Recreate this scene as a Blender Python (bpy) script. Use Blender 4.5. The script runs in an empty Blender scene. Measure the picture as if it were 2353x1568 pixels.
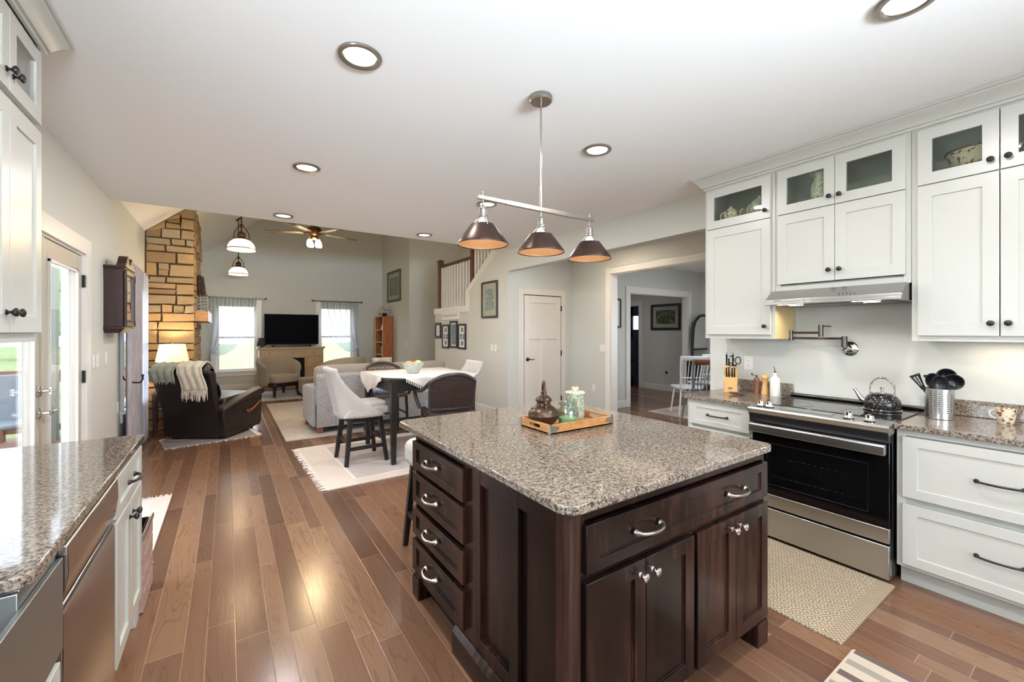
import bpy, bmesh, math, random
from mathutils import Vector, Matrix
PI = math.pi
R = math.radians
rnd = random.Random(7)
scn = bpy.context.scene
COL = scn.collection

# ---------------------------------------------------------------- camera
H_CAM = 1.43
cam_data = bpy.data.cameras.new('camera')
cam_data.sensor_width = 36.0
cam_data.lens = 36.0 * 965.0 / 2353.0
cam_data.shift_y = -22.0 / 2353.0
cam_data.clip_start = 0.05
cam_data.clip_end = 500
cam = bpy.data.objects.new('camera', cam_data)
COL.objects.link(cam)
cam.location = (0, 0, H_CAM)
cam.rotation_euler = (PI / 2, 0, -math.atan(653.5 / 965.0))
scn.camera = cam

# ---------------------------------------------------------------- view and sampling
scn.view_settings.view_transform = 'Standard'
scn.view_settings.look = 'None'
scn.view_settings.gamma = 1.0
scn.view_settings.use_curve_mapping = False
scn.view_settings.exposure = 0.42
scn.cycles.use_denoising = True
scn.cycles.max_bounces = 8
scn.cycles.diffuse_bounces = 5
scn.cycles.glossy_bounces = 4
scn.cycles.transmission_bounces = 6
scn.cycles.transparent_max_bounces = 10
scn.cycles.sample_clamp_indirect = 6.0
scn.cycles.caustics_reflective = False
scn.cycles.caustics_refractive = False
scn.cycles.use_light_tree = True

# ---------------------------------------------------------------- sky
world = bpy.data.worlds.new('sky')
scn.world = world
world.use_nodes = True
wn = world.node_tree.nodes; wl = world.node_tree.links
wn.clear()
w_out = wn.new('ShaderNodeOutputWorld'); w_bg = wn.new('ShaderNodeBackground')
w_tc = wn.new('ShaderNodeTexCoord'); w_sx = wn.new('ShaderNodeSeparateXYZ'); w_cr = wn.new('ShaderNodeValToRGB')
wl.new(w_tc.outputs['Generated'], w_sx.inputs[0]); wl.new(w_sx.outputs['Z'], w_cr.inputs[0])
w_cr.color_ramp.elements[0].position = 0.0; w_cr.color_ramp.elements[0].color = (0.90, 0.95, 1.0, 1)
w_cr.color_ramp.elements[1].position = 0.7; w_cr.color_ramp.elements[1].color = (0.66, 0.82, 1.0, 1)
wl.new(w_cr.outputs[0], w_bg.inputs['Color']); w_bg.inputs['Strength'].default_value = 5.2
wl.new(w_bg.outputs[0], w_out.inputs['Surface'])

# ---------------------------------------------------------------- daylight at the windows, room lamps, added fill lights
def area(name, loc, rot, sx, sy, power, col, shape='RECTANGLE', spread=None):
    l = bpy.data.lights.new(name, 'AREA'); l.shape = shape; l.size = sx
    if shape in ('RECTANGLE', 'ELLIPSE'): l.size_y = sy
    l.energy = power; l.color = col
    if spread: l.spread = spread
    o = bpy.data.objects.new(name, l); COL.objects.link(o); o.location = loc; o.rotation_euler = rot
    return o
def portal(loc, rot, sx, sy):
    o = area('window_portal', loc, rot, sx, sy, 1, (1, 1, 1)); o.data.cycles.is_portal = True
    return o
def bulb(name, loc, power, col, r=0.04):
    l = bpy.data.lights.new(name, 'POINT'); l.energy = power; l.color = col; l.shadow_soft_size = r
    o = bpy.data.objects.new(name, l); COL.objects.link(o); o.location = loc
    return o
DAY = (0.80, 0.90, 1.0)
WARM = (1.0, 0.84, 0.64)
SOFT = (1.0, 0.985, 0.97)
# fill lights added behind the camera, upper one beamed at the ceiling; sink window
area('fill_behind_camera', (0.9, -2.56, 1.45), (R(116), 0, 0), 2.6, 1.5, 44, DAY)
area('fill_ceiling_beam', (0.9, -2.54, 1.9), (R(111), 0, 0), 2.6, 0.5, 56, DAY, spread=R(56))
area('daylight_sink_window', (-0.90, 0.75, 1.62), (0, R(-115), 0), 0.95, 1.1, 12, DAY)
# sky light through the living-room panes and the french doors
portal((-1.12, 3.9, 1.15), (0, R(-90), 0), 1.7, 1.5)
portal((-1.12, 6.95, 1.3), (0, R(-90), 0), 1.4, 1.2)
area('daylight_dining_window', (8.0, 1.2, 1.5), (0, R(90), 0), 1.4, 1.8, 34, DAY)
portal((0.19, 12.44, 1.28), (R(-90), 0, 0), 0.84, 1.63)
portal((2.49, 12.44, 1.28), (R(-90), 0, 0), 0.86, 1.63)

# ---------------------------------------------------------------- object helpers
WM = {}
def lin(c):
    return tuple(((x / 255.0) / 12.92 if x / 255.0 <= 0.04045 else ((x / 255.0 + 0.055) / 1.055) ** 2.4) for x in c)
def tag(o, label=None, cat=None, group=None, kind=None):
    if label: o['label'] = label
    if cat: o['category'] = cat
    if group: o['group'] = group
    if kind: o['kind'] = kind
    return o
def thing(name, label, cat, loc=(0, 0, 0), rz=0.0, group=None, kind=None):
    o = bpy.data.objects.new(name, None); COL.objects.link(o)
    o.empty_display_size = 0.1
    o.location = loc; o.rotation_euler = (0, 0, rz)
    WM[o] = Matrix.Translation(Vector(loc)) @ Matrix.Rotation(rz, 4, 'Z')
    return tag(o, label, cat, group, kind)
def dup(root, loc, rz, label=None, group=None, name=None):
    def cp(o, par):
        c = o.copy(); COL.objects.link(c); c.parent = par
        if par is not None and 'kind' in o and False: pass
        for ch in [x for x in o.children]: cp(ch, c)
        return c
    r = cp(root, None); r.location = loc; r.rotation_euler = (0, 0, rz)
    WM[r] = Matrix.Translation(Vector(loc)) @ Matrix.Rotation(rz, 4, 'Z')
    if label: r['label'] = label
    if group: r['group'] = group
    return r

class MB:
    """collects shapes into one mesh; local=True keeps them in the parent's own coordinates"""
    def __init__(s, local=False):
        s.v = []; s.f = []; s.local = local; s.uv = None
    def add(s, vs, fs):
        n = len(s.v); s.v += [Vector(p) for p in vs]; s.f += [tuple(i + n for i in f) for f in fs]; return s
    def box(s, x0, x1, y0, y1, z0, z1):
        x0, x1 = min(x0, x1), max(x0, x1); y0, y1 = min(y0, y1), max(y0, y1); z0, z1 = min(z0, z1), max(z0, z1)
        return s.add([(x0, y0, z0), (x1, y0, z0), (x1, y1, z0), (x0, y1, z0), (x0, y0, z1), (x1, y0, z1), (x1, y1, z1), (x0, y1, z1)],
                     [(0, 3, 2, 1), (4, 5, 6, 7), (0, 1, 5, 4), (1, 2, 6, 5), (2, 3, 7, 6), (3, 0, 4, 7)])
    def obox(s, c, ax, ay, az):
        """box from centre and half-axis vectors"""
        c = Vector(c); ax, ay, az = Vector(ax), Vector(ay), Vector(az)
        p = [c - ax - ay - az, c + ax - ay - az, c + ax + ay - az, c - ax + ay - az, c - ax - ay + az, c + ax - ay + az, c + ax + ay + az, c - ax + ay + az]
        return s.add(p, [(0, 3, 2, 1), (4, 5, 6, 7), (0, 1, 5, 4), (1, 2, 6, 5), (2, 3, 7, 6), (3, 0, 4, 7)])
    def bar(s, p0, p1, w, h=None, up=(0, 0, 1), w2=None, h2=None):
        """square bar between points, optional taper"""
        h = h or w; w2 = w2 or w; h2 = h2 or h
        p0, p1 = Vector(p0), Vector(p1); d = (p1 - p0).normalized(); u = Vector(up)
        if abs(d.dot(u)) > 0.95: u = Vector((0, 1, 0))
        a = d.cross(u).normalized(); b = a.cross(d).normalized()
        q = []
        for p, ww, hh in ((p0, w, h), (p1, w2, h2)):
            q += [p - a * ww / 2 - b * hh / 2, p + a * ww / 2 - b * hh / 2, p + a * ww / 2 + b * hh / 2, p - a * ww / 2 + b * hh / 2]
        return s.add(q, [(0, 3, 2, 1), (4, 5, 6, 7), (0, 1, 5, 4), (1, 2, 6, 5), (2, 3, 7, 6), (3, 0, 4, 7)])
    def tube(s, pts, r, n=10, closed=False, cap=True, flat=1.0):
        """swept tube; r a number or a list; flat squeezes the section's second axis"""
        pts = [Vector(p) for p in pts]; m = len(pts)
        rs = r if isinstance(r, (list, tuple)) else [r] * m
        base = len(s.v); nrm = None
        for i, p in enumerate(pts):
            if closed: d = pts[(i + 1) % m] - pts[i - 1]
            else: d = pts[min(i + 1, m - 1)] - pts[max(i - 1, 0)]
            d.normalize()
            if nrm is None:
                u = Vector((0, 0, 1)) if abs(d.z) < 0.9 else Vector((1, 0, 0))
                nrm = (u - d * u.dot(d)).normalized()
            else:
                nrm = (nrm - d * nrm.dot(d))
                if nrm.length < 1e-6: nrm = d.orthogonal()
                nrm.normalize()
            b = d.cross(nrm)
            for k in range(n):
                a = 2 * PI * k / n
                s.v.append(p + (nrm * math.cos(a) * flat + b * math.sin(a)) * rs[i])
        rings = m if closed else m - 1
        for i in range(rings):
            j = (i + 1) % m
            for k in range(n):
                k2 = (k + 1) % n
                s.f.append((base + i * n + k, base + i * n + k2, base + j * n + k2, base + j * n + k))
        if cap and not closed:
            s.f.append(tuple(base + k for k in range(n))[::-1]); s.f.append(tuple(base + (m - 1) * n + k for k in range(n)))
        return s
    def cyl(s, p0, p1, r, r2=None, n=20):
        return s.tube([p0, p1], [r, r if r2 is None else r2], n)
    def lathe(s, prof, c=(0, 0, 0), n=32, axis='z', caps=True):
        c = Vector(c); base = len(s.v); m = len(prof)
        for (r, h) in prof:
            for k in range(n):
                a = 2 * PI * k / n
                if axis == 'z': p = Vector((r * math.cos(a), r * math.sin(a), h))
                elif axis == 'x': p = Vector((h, r * math.cos(a), r * math.sin(a)))
                else: p = Vector((r * math.sin(a), h, r * math.cos(a)))
                s.v.append(c + p)
        for i in range(m - 1):
            for k in range(n):
                k2 = (k + 1) % n
                s.f.append((base + i * n + k, base + i * n + k2, base + (i + 1) * n + k2, base + (i + 1) * n + k))
        if caps:
            if prof[0][0] > 1e-5: s.f.append(tuple(base + k for k in range(n))[::-1])
            if prof[-1][0] > 1e-5: s.f.append(tuple(base + (m - 1) * n + k for k in range(n)))
        return s
    def prism(s, poly, a0, a1, plane='z'):
        """extrude a 2-D polygon: plane 'z' poly in xy, 'y' poly in xz along y, 'x' poly in yz along x"""
        n = len(poly)
        def P(p, a):
            return (p[0], p[1], a) if plane == 'z' else ((p[0], a, p[1]) if plane == 'y' else (a, p[0], p[1]))
        vs = [P(p, a0) for p in poly] + [P(p, a1) for p in poly]
        fs = [tuple(range(n))[::-1], tuple(range(n, 2 * n))] + [(i, (i + 1) % n, n + (i + 1) % n, n + i) for i in range(n)]
        return s.add(vs, fs)
    def grid(s, fn, nu, nv, cu=False):
        base = len(s.v)
        for j in range(nv + 1):
            for i in range(nu + (0 if cu else 1)):
                s.v.append(Vector(fn(i / nu, j / nv)))
        w = nu if cu else nu + 1
        for j in range(nv):
            for i in range(nu):
                i2 = (i + 1) % w if cu else i + 1
                s.f.append((base + j * w + i, base + j * w + i2, base + (j + 1) * w + i2, base + (j + 1) * w + i))
        return s
    def ball(s, c, r, sx=1, sy=1, sz=1, n=16, m=10):
        prof = [(max(1e-6, r * math.sin(PI * i / m)), -r * math.cos(PI * i / m)) for i in range(m + 1)]
        b = len(s.v); s.lathe(prof, (0, 0, 0), n, caps=False)
        for i in range(b, len(s.v)):
            p = s.v[i]; s.v[i] = Vector((c[0] + p.x * sx, c[1] + p.y * sy, c[2] + p.z * sz))
        return s
    def xf(s, m, start=0):
        for i in range(start, len(s.v)): s.v[i] = m @ s.v[i]
        return s
    def build(s, name, mat, parent=None, bevel=0, seg=2, smooth=True, angle=35, solid=0, subd=0, kind=None, label=None, merge=True):
        me = bpy.data.meshes.new(name)
        vs = s.v
        m = WM.get(parent) if parent is not None else None
        if m is not None and not s.local:
            mi = m.inverted(); vs = [mi @ p for p in vs]
        org = Vector((0, 0, 0))
        if parent is None and vs:
            # a thing of one mesh keeps its own base point as origin
            xs = [p.x for p in vs]; ys = [p.y for p in vs]; zs = [p.z for p in vs]
            org = Vector(((min(xs) + max(xs)) / 2, (min(ys) + max(ys)) / 2, min(zs))); vs = [p - org for p in vs]
        me.from_pydata([tuple(p) for p in vs], [], s.f)
        bm = bmesh.new(); bm.from_mesh(me)
        if merge: bmesh.ops.remove_doubles(bm, verts=bm.verts, dist=1e-5)
        bmesh.ops.recalc_face_normals(bm, faces=bm.faces)
        bm.to_mesh(me); bm.free()
        if smooth:
            me.polygons.foreach_set('use_smooth', [True] * len(me.polygons))
            me.set_sharp_from_angle(angle=R(angle))
        me.materials.append(mat)
        o = bpy.data.objects.new(name, me); COL.objects.link(o)
        o.location = org
        if parent is not None:
            o.parent = parent
            WM[o] = WM.get(parent, Matrix.Identity(4))
            if parent not in WM or True: pass
        else:
            WM[o] = Matrix.Translation(org)
        if solid:
            md = o.modifiers.new('thickness', 'SOLIDIFY'); md.thickness = solid; md.offset = 0
        if bevel:
            md = o.modifiers.new('bevel', 'BEVEL'); md.width = bevel; md.segments = seg; md.limit_method = 'ANGLE'; md.angle_limit = R(40); md.harden_normals = False
        if subd:
            md = o.modifiers.new('subdivision', 'SUBSURF'); md.levels = subd; md.render_levels = subd
        if kind: o['kind'] = kind
        if label: o['label'] = label
        return o

def struct(mb, name, mat, **k):
    o = mb.build(name, mat, None, **k); o['kind'] = 'structure'; return o

def fbx(mb, pl, p, sg, a0, a1, z0, z1, d0, d1):
    """box on a vertical plane: pl 'X' (plane x=p, a=y) or 'Y' (plane y=p, a=x); depth d0..d1 along sg"""
    q0, q1 = p + sg * d0, p + sg * d1
    if pl == 'X': mb.box(q0, q1, a0, a1, z0, z1)
    else: mb.box(a0, a1, q0, q1, z0, z1)
    return mb
def shaker(pl, p, sg, a0, a1, z0, z1, t=0.02, fw=0.06, rec=0.009, glass=False, local=False, fz=None):
    """frame-and-panel front as one clean mesh; glass leaves the middle open"""
    mb = MB(local); a0, a1 = min(a0, a1), max(a0, a1); fz = fz or fw
    def ring(i, j, d):
        q = [(a0 + i, z0 + j), (a1 - i, z0 + j), (a1 - i, z1 - j), (a0 + i, z1 - j)]
        return [(p + sg * d, a, z) if pl == 'X' else (a, p + sg * d, z) for a, z in q]
    dr = 0.0 if glass else t - rec
    mb.add(ring(0, 0, 0) + ring(0, 0, t) + ring(fw, fz, t) + ring(fw, fz, dr), [])
    n = len(mb.v) - 16
    for k in range(4):
        l = (k + 1) % 4
        mb.f += [(n + k, n + l, n + 4 + l, n + 4 + k), (n + 4 + k, n + 4 + l, n + 8 + l, n + 8 + k), (n + 8 + k, n + 8 + l, n + 12 + l, n + 12 + k)]
        if glass: mb.f.append((n + 12 + k, n + 12 + l, n + l, n + k))
    if not glass: mb.f += [(n + 12, n + 13, n + 14, n + 15), (n + 3, n + 2, n + 1, n)]
    return mb
def P3(pl, p, sg, a, z, d):
    return (p + sg * d, a, z) if pl == 'X' else (a, p + sg * d, z)
def arch_pull(pl, p, sg, a, z, w, mat, parent, name='handle', r=0.006, proj=0.03, horizontal=True, flat=1.0):
    mb = MB(); pts = []
    for i in range(13):
        t = i / 12; q = a - w / 2 + w * t; d = proj * (math.sin(PI * t) ** 0.45) if 0 < t < 1 else 0
        pts.append(P3(pl, p, sg, q, z, d + 0.004))
    mb.tube(pts, [r * 1.5] + [r] * 11 + [r * 1.5], 10)
    for q in (a - w / 2, a + w / 2):
        mb.cyl(P3(pl, p, sg, q, z, 0), P3(pl, p, sg, q, z, 0.010), r * 2.0, r * 1.5, 14)
    return mb.build(name, mat, parent)
def knob(pl, p, sg, a, z, mat, parent, r=0.016, name='knob'):
    mb = MB(); ax = 'x' if pl == 'X' else 'y'
    prof = [(r * .62, 0), (r * .6, .003), (r * .32, .006), (r * .30, .014), (r * .8, .019), (r, .024), (r * .92, .029), (r * .5, .0325), (0.0001, .034)]
    mb.lathe([(q, sg * h) for q, h in prof], P3(pl, p, sg, a, z, 0), 18, ax)
    return mb.build(name, mat, parent)
# ---------------------------------------------------------------- materials
class NT:
    def __init__(s, name):
        s.m = bpy.data.materials.new(name); s.m.use_nodes = True
        s.n = s.m.node_tree.nodes; s.l = s.m.node_tree.links; s.n.clear()
        s.out = s.n.new('ShaderNodeOutputMaterial'); s.b = s.n.new('ShaderNodeBsdfPrincipled')
        s.l.new(s.b.outputs[0], s.out.inputs[0])
        s.tc = None
    def coord(s, k='Object'):
        if s.tc is None: s.tc = s.n.new('ShaderNodeTexCoord')
        return s.tc.outputs[k]
    def set(s, sock, v):
        if hasattr(v, 'is_output') or isinstance(v, bpy.types.NodeSocket): s.l.new(v, sock)
        else:
            if isinstance(v, (tuple, list)) and len(v) == 3 and sock.type == 'RGBA': v = (*v, 1)
            sock.default_value = v
    def node(s, t, ins=None, **attr):
        n = s.n.new(t)
        for k, v in attr.items(): setattr(n, k, v)
        for k, v in (ins or {}).items(): s.set(n.inputs[k], v)
        return n
    def math(s, op, a, b=0.0, c=None):
        n = s.n.new('ShaderNodeMath'); n.operation = op; s.set(n.inputs[0], a); s.set(n.inputs[1], b)
        if c is not None: s.set(n.inputs[2], c)
        return n.outputs[0]
    def sep(s, v): return s.node('ShaderNodeSeparateXYZ', {0: v}).outputs
    def comb(s, x, y, z): return s.node('ShaderNodeCombineXYZ', {0: x, 1: y, 2: z}).outputs[0]
    def mapping(s, v, scale=(1, 1, 1), loc=(0, 0, 0), rot=(0, 0, 0)):
        return s.node('ShaderNodeMapping', {0: v, 'Scale': scale, 'Location': loc, 'Rotation': rot}).outputs[0]
    def noise(s, v, scale=5, detail=3, rough=0.5, dist=0):
        return s.node('ShaderNodeTexNoise', {'Vector': v, 'Scale': scale, 'Detail': detail, 'Roughness': rough, 'Distortion': dist}).outputs
    def ramp(s, fac, stops, interp='LINEAR'):
        n = s.n.new('ShaderNodeValToRGB'); s.set(n.inputs[0], fac); cr = n.color_ramp; cr.interpolation = interp
        while len(cr.elements) < len(stops): cr.elements.new(0.5)
        for e, (p, c) in zip(cr.elements, stops): e.position = p; e.color = (*c, 1) if len(c) == 3 else c
        return n.outputs[0]
    def mix(s, f, a, b, mode='MIX'):
        n = s.n.new('ShaderNodeMix'); n.data_type = 'RGBA'; n.blend_type = mode
        s.set(n.inputs[0], f); s.set(n.inputs[6], a); s.set(n.inputs[7], b); return n.outputs[2]
    def bump(s, h, strength=0.2, dist=0.002, nrm=None):
        n = s.node('ShaderNodeBump', {'Height': h, 'Strength': strength, 'Distance': dist})
        if nrm is not None: s.l.new(nrm, n.inputs['Normal'])
        return n.outputs[0]
    def fin(s, color=None, rough=None, metal=None, normal=None, spec=None, **k):
        if color is not None: s.set(s.b.inputs['Base Color'], color)
        if rough is not None: s.set(s.b.inputs['Roughness'], rough)
        if metal is not None: s.set(s.b.inputs['Metallic'], metal)
        if spec is not None: s.set(s.b.inputs['Specular IOR Level'], spec)
        if normal is not None: s.l.new(normal, s.b.inputs['Normal'])
        for kk, v in k.items(): s.set(s.b.inputs[kk], v)
        return s.m

def plain(name, c, rough=0.5, metal=0.0, spec=0.5, bump=0.0, bscale=200, var=0.0, **k):
    t = NT(name); col = lin(c)
    if var:
        nz = t.noise(t.coord(), 3.0, 3)[0]
        col = t.mix(nz, tuple(x * (1 - var) for x in col), tuple(min(1, x * (1 + var)) for x in col))
    nm = t.bump(t.noise(t.coord(), bscale, 2)[0], bump, 0.001) if bump else None
    return t.fin(col, rough, metal, nm, spec, **k)

M = {}
M['wall'] = plain('wall_paint', (212, 214, 209), 0.62, bump=0.08, bscale=400)
M['ceiling'] = plain('ceiling_paint', (243, 243, 242), 0.8, bump=0.05, bscale=300)
M['trim'] = plain('trim_paint', (238, 236, 232), 0.32)
M['cab'] = plain('cabinet_paint', (194, 194, 187), 0.30, var=0.01)
M['cabin'] = plain('cabinet_inside_paint', (196, 196, 182), 0.5)
M['doorwhite'] = plain('door_paint', (228, 223, 216), 0.35)
M['greige'] = plain('patio_door_paint', (186, 180, 168), 0.38)
M['black'] = plain('black_iron', (34, 33, 34), 0.38, 0.3)
M['blackwood'] = plain('black_stained_wood', (30, 27, 26), 0.35, var=0.15)
M['blackgloss'] = plain('black_glass', (9, 9, 11), 0.025, spec=0.6)
M['plastic_w'] = plain('white_plastic', (238, 238, 236), 0.35)
M['plastic_b'] = plain('black_plastic', (22, 23, 27), 0.30)
M['chrome'] = plain('chrome', (232, 230, 228), 0.09, 1.0)
M['nickel'] = plain('brushed_nickel', (168, 163, 154), 0.28, 1.0)
M['darknickel'] = plain('dark_steel', (92, 90, 88), 0.25, 1.0)
M['ceramic_w'] = plain('white_ceramic', (240, 238, 230), 0.22)
M['mirror'] = plain('mirror_glass', (225, 228, 230), 0.03, 1.0)
M['birch'] = plain('birch_ply', (222, 196, 142), 0.45, var=0.06)
M['navy'] = plain('navy_paint', (28, 33, 52), 0.4)
M['brass'] = plain('aged_bronze', (86, 62, 38), 0.35, 0.8)
M['lampshade'] = None

def glassmat(name, c=(255, 255, 255), rough=0.0, alpha=0.12, spec=0.5):
    t = NT(name); t.n.remove(t.b)
    tr = t.node('ShaderNodeBsdfTransparent', {0: (*lin(c), 1)}); gl = t.node('ShaderNodeBsdfGlossy', {'Roughness': rough, 0: (1, 1, 1, 1)})
    gm = t.node('ShaderNodeNewGeometry'); dt = t.node('ShaderNodeVectorMath', {0: gm.outputs['Normal'], 1: gm.outputs['Incoming']}, operation='DOT_PRODUCT').outputs['Value']
    fr = t.math('MULTIPLY_ADD', t.math('POWER', t.math('SUBTRACT', 1.0, t.math('ABSOLUTE', dt)), 5.0), 0.9, 0.035); mx = t.node('ShaderNodeMixShader', {0: t.math('MULTIPLY', fr, spec * 2)})
    t.l.new(tr.outputs[0], mx.inputs[1]); t.l.new(gl.outputs[0], mx.inputs[2]); t.l.new(mx.outputs[0], t.out.inputs[0]); return t.m
M['glass'] = glassmat('clear_glass')
M['glass_dim'] = glassmat('cabinet_glass', (240, 244, 240))
M['glass_jar'] = glassmat('jar_glass', (240, 244, 242), 0.02, spec=1.3)

def emit(name, c, strength, base=(255, 255, 255)):
    t = NT(name); return t.fin(lin(base), 0.4, **{'Emission Color': (*lin(c), 1), 'Emission Strength': strength})
M['can_lens'] = emit('lit_lens', (255, 250, 240), 4.0)
M['opal'] = emit('lit_opal_glass', (255, 244, 214), 1.25, (250, 244, 228))
M['opal_b'] = emit('lit_bulb_glass', (255, 246, 225), 3.0)
M['opal_dim'] = emit('dim_bulb_glass', (255, 244, 226), 0.5)
M['shade_lit'] = emit('lit_fabric_shade', (255, 226, 160), 0.85, (240, 225, 190))
M['shade_in'] = plain('shade_copper_inside', (196, 154, 112), 0.5, 0.2)
M['bronze'] = plain('bronze_shade', (70, 54, 47), 0.34, 0.75)

# stainless with brushed grain
def steel(name, c=(188, 186, 184), rough=0.27, axis='x'):
    t = NT(name); sc = {'x': (2, 260, 260), 'y': (260, 2, 260), 'z': (260, 260, 2)}[axis]
    n = t.noise(t.mapping(t.coord(), sc), 1.0, 2)[0]
    return t.fin(t.mix(n, tuple(x * .96 for x in lin(c)), lin(c)), rough, 1.0)
M['steel'] = steel('stainless_steel', axis='y')
M['steelv'] = steel('stainless_steel_panel', (172, 164, 160), 0.2, 'z')

# floor: oak boards running to the living room
def floor_mat():
    t = NT('oak_boards'); o = t.sep(t.coord('Object')); x, y = o[0], o[1]
    P = 0.327; xs_ = t.math('ADD', x, 0.163 + 3.95); r = t.math('DIVIDE', xs_, P); fp_ = t.math('MULTIPLY', t.math('FRACT', r), P)
    k1 = t.math('GREATER_THAN', fp_, 0.083); k2 = t.math('GREATER_THAN', fp_, 0.194)
    row = t.math('ADD', t.math('MULTIPLY', t.math('FLOOR', r), 3.0), t.math('ADD', k1, k2))
    w = t.math('ADD', 0.083, t.math('ADD', t.math('MULTIPLY', k1, 0.028), t.math('MULTIPLY', k2, 0.022)))
    fx = t.math('DIVIDE', t.math('SUBTRACT', fp_, t.math('ADD', t.math('MULTIPLY', k1, 0.083), t.math('MULTIPLY', k2, 0.111))), w)
    wn = t.node('ShaderNodeTexWhiteNoise', {'W': row}, noise_dimensions='1D').outputs[0]
    yy = t.math('DIVIDE', t.math('ADD', y, t.math('MULTIPLY', wn, 7.3)), 1.30); col = t.math('FLOOR', yy); fy = t.math('FRACT', yy)
    idn = t.node('ShaderNodeTexWhiteNoise', {'Vector': t.comb(row, col, 3.0)}, noise_dimensions='3D').outputs
    gap = t.math('MINIMUM', t.math('MINIMUM', fx, t.math('SUBTRACT', 1.0, fx)), t.math('MULTIPLY', t.math('MINIMUM', fy, t.math('SUBTRACT', 1.0, fy)), 8.0))
    seam = t.node('ShaderNodeMapRange', {'Value': gap, 'From Min': 0.0, 'From Max': 0.016, 'To Min': 1.0, 'To Max': 0.0}).outputs[0]
    off = t.math('MULTIPLY', idn[0], 40.0)
    v = t.comb(t.math('ADD', x, off), t.math('MULTIPLY', y, 0.09), off)
    n1 = t.noise(v, 9.0, 2, 0.5, 0.6)[0]
    rings = t.math('FRACT', t.math('MULTIPLY', n1, 13.0))
    fig = t.node('ShaderNodeMapRange', {'Value': t.math('ABSOLUTE', t.math('SUBTRACT', rings, 0.5)), 'From Min': 0.36, 'From Max': 0.5, 'To Min': 0.0, 'To Max': 1.0}).outputs[0]
    fine = t.noise(t.comb(t.math('MULTIPLY', x, 180.0), t.math('MULTIPLY', y, 6.0), off), 1.0, 3, 0.6)[0]
    base = t.ramp(idn[0], [(0.0, lin((96, 68, 54))), (0.3, lin((116, 84, 66))), (0.6, lin((130, 96, 74))), (1.0, lin((146, 112, 86)))])
    c = t.mix(t.math('MULTIPLY', fig, 0.40), base, lin((86, 56, 38)))
    c = t.mix(t.math('MULTIPLY', fine, 0.28), c, lin((90, 62, 46)))
    c = t.mix(t.math('MULTIPLY', seam, 0.45), c, lin((196, 170, 148)))  # pale seam colour paints in the light caught on board bevels
    h = t.math('ADD', t.math('MULTIPLY', seam, -1.0), t.math('MULTIPLY', fig, -0.12))
    wav = t.noise(t.comb(t.math('MULTIPLY', x, 8.0), t.math('MULTIPLY', y, 22.0), off), 1.0, 1)[0]
    h = t.math('ADD', h, t.math('MULTIPLY', wav, 0.35))
    return t.fin(c, t.math('MULTIPLY_ADD', fine, 0.10, 0.16), 0, t.bump(h, 0.22, 0.002), 0.5)
M['floor'] = floor_mat()

def granite(name, tone=1.0):
    t = NT(name); v = t.coord('Object')
    d = t.noise(v, 30, 2)[1]
    vv = t.node('ShaderNodeVectorMath', {0: v, 1: t.node('ShaderNodeVectorMath', {0: d, 'Scale': 0.010}, operation='SCALE').outputs[0]}, operation='ADD').outputs[0]
    a = t.noise(vv, 150, 3, 0.62)[0]; b = t.noise(v, 62, 2, 0.6)[0]
    k = t.math('MULTIPLY_ADD', t.math('ADD', t.math('MULTIPLY', a, 0.68), t.math('MULTIPLY', b, 0.32)), 2.9, -0.93)
    c = t.ramp(k, [(0.16, lin((24, 22, 25))), (0.30, lin((70, 62, 58))), (0.44, lin((110, 99, 88))), (0.60, lin((136, 124, 111))), (0.78, lin((172, 162, 150))), (0.95, lin((124, 108, 96)))])
    big = t.noise(v, 6, 2)[0]
    c = t.mix(t.math('MULTIPLY', big, 0.25), c, lin((108, 96, 86)), 'MIX')
    return t.fin(c, 0.07, 0, None, 0.62)
M['granite'] = granite('polished_granite')

def darkwood():
    t = NT('espresso_wood'); v = t.coord('Object')
    g = t.noise(t.mapping(v, (34, 34, 2)), 1, 3, 0.5, 0.3)[0]; big = t.noise(t.mapping(v, (4, 4, 0.8)), 1, 2)[0]
    c = t.ramp(t.math('ADD', t.math('MULTIPLY', g, 0.5), t.math('MULTIPLY', big, 0.5)), [(0.36, lin((13, 8, 8))), (0.5, lin((27, 16, 13))), (0.64, lin((60, 35, 27)))])
    return t.fin(c, t.math('MULTIPLY_ADD', g, 0.08, 0.20), 0, t.bump(g, 0.02, 0.0005), 0.32)
M['espresso'] = darkwood()
M['espresso_post'] = None
def wood(name, c1, c2, sc=(40, 40, 3), rough=0.45):
    t = NT(name); g = t.noise(t.mapping(t.coord('Object'), sc), 1, 4, 0.6, 0.8)[0]
    return t.fin(t.ramp(g, [(0.3, lin(c1)), (0.7, lin(c2))]), rough, 0, t.bump(g, 0.1, 0.001))
M['espresso_post'] = wood('espresso_worn_edge', (34, 20, 16), (62, 38, 31), (50, 50, 3), 0.3)
M['pine'] = wood('knotty_pine', (150, 86, 48), (186, 118, 70))
M['pine_l'] = wood('pale_pine', (196, 168, 128), (222, 198, 160))
M['oak_l'] = wood('light_oak', (176, 146, 108), (204, 176, 138), (30, 30, 30))
M['railwood'] = wood('stair_post_wood', (84, 56, 34), (116, 80, 50))
M['mahog'] = wood('mahogany', (38, 17, 14), (62, 28, 22), rough=0.3)
M['traywood'] = wood('tray_wood', (160, 106, 62), (200, 146, 92), (20, 20, 60))
M['beech'] = wood('beech', (206, 158, 98), (226, 184, 124), (80, 80, 6))
M['rosewood'] = wood('rosewood', (108, 58, 42), (146, 88, 66), (50, 50, 5))
M['mantel'] = wood('mantel_wood', (196, 140, 76), (220, 166, 98), (8, 4, 50))
M['leverwood'] = wood('lever_wood', (120, 62, 36), (150, 84, 50))
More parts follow.
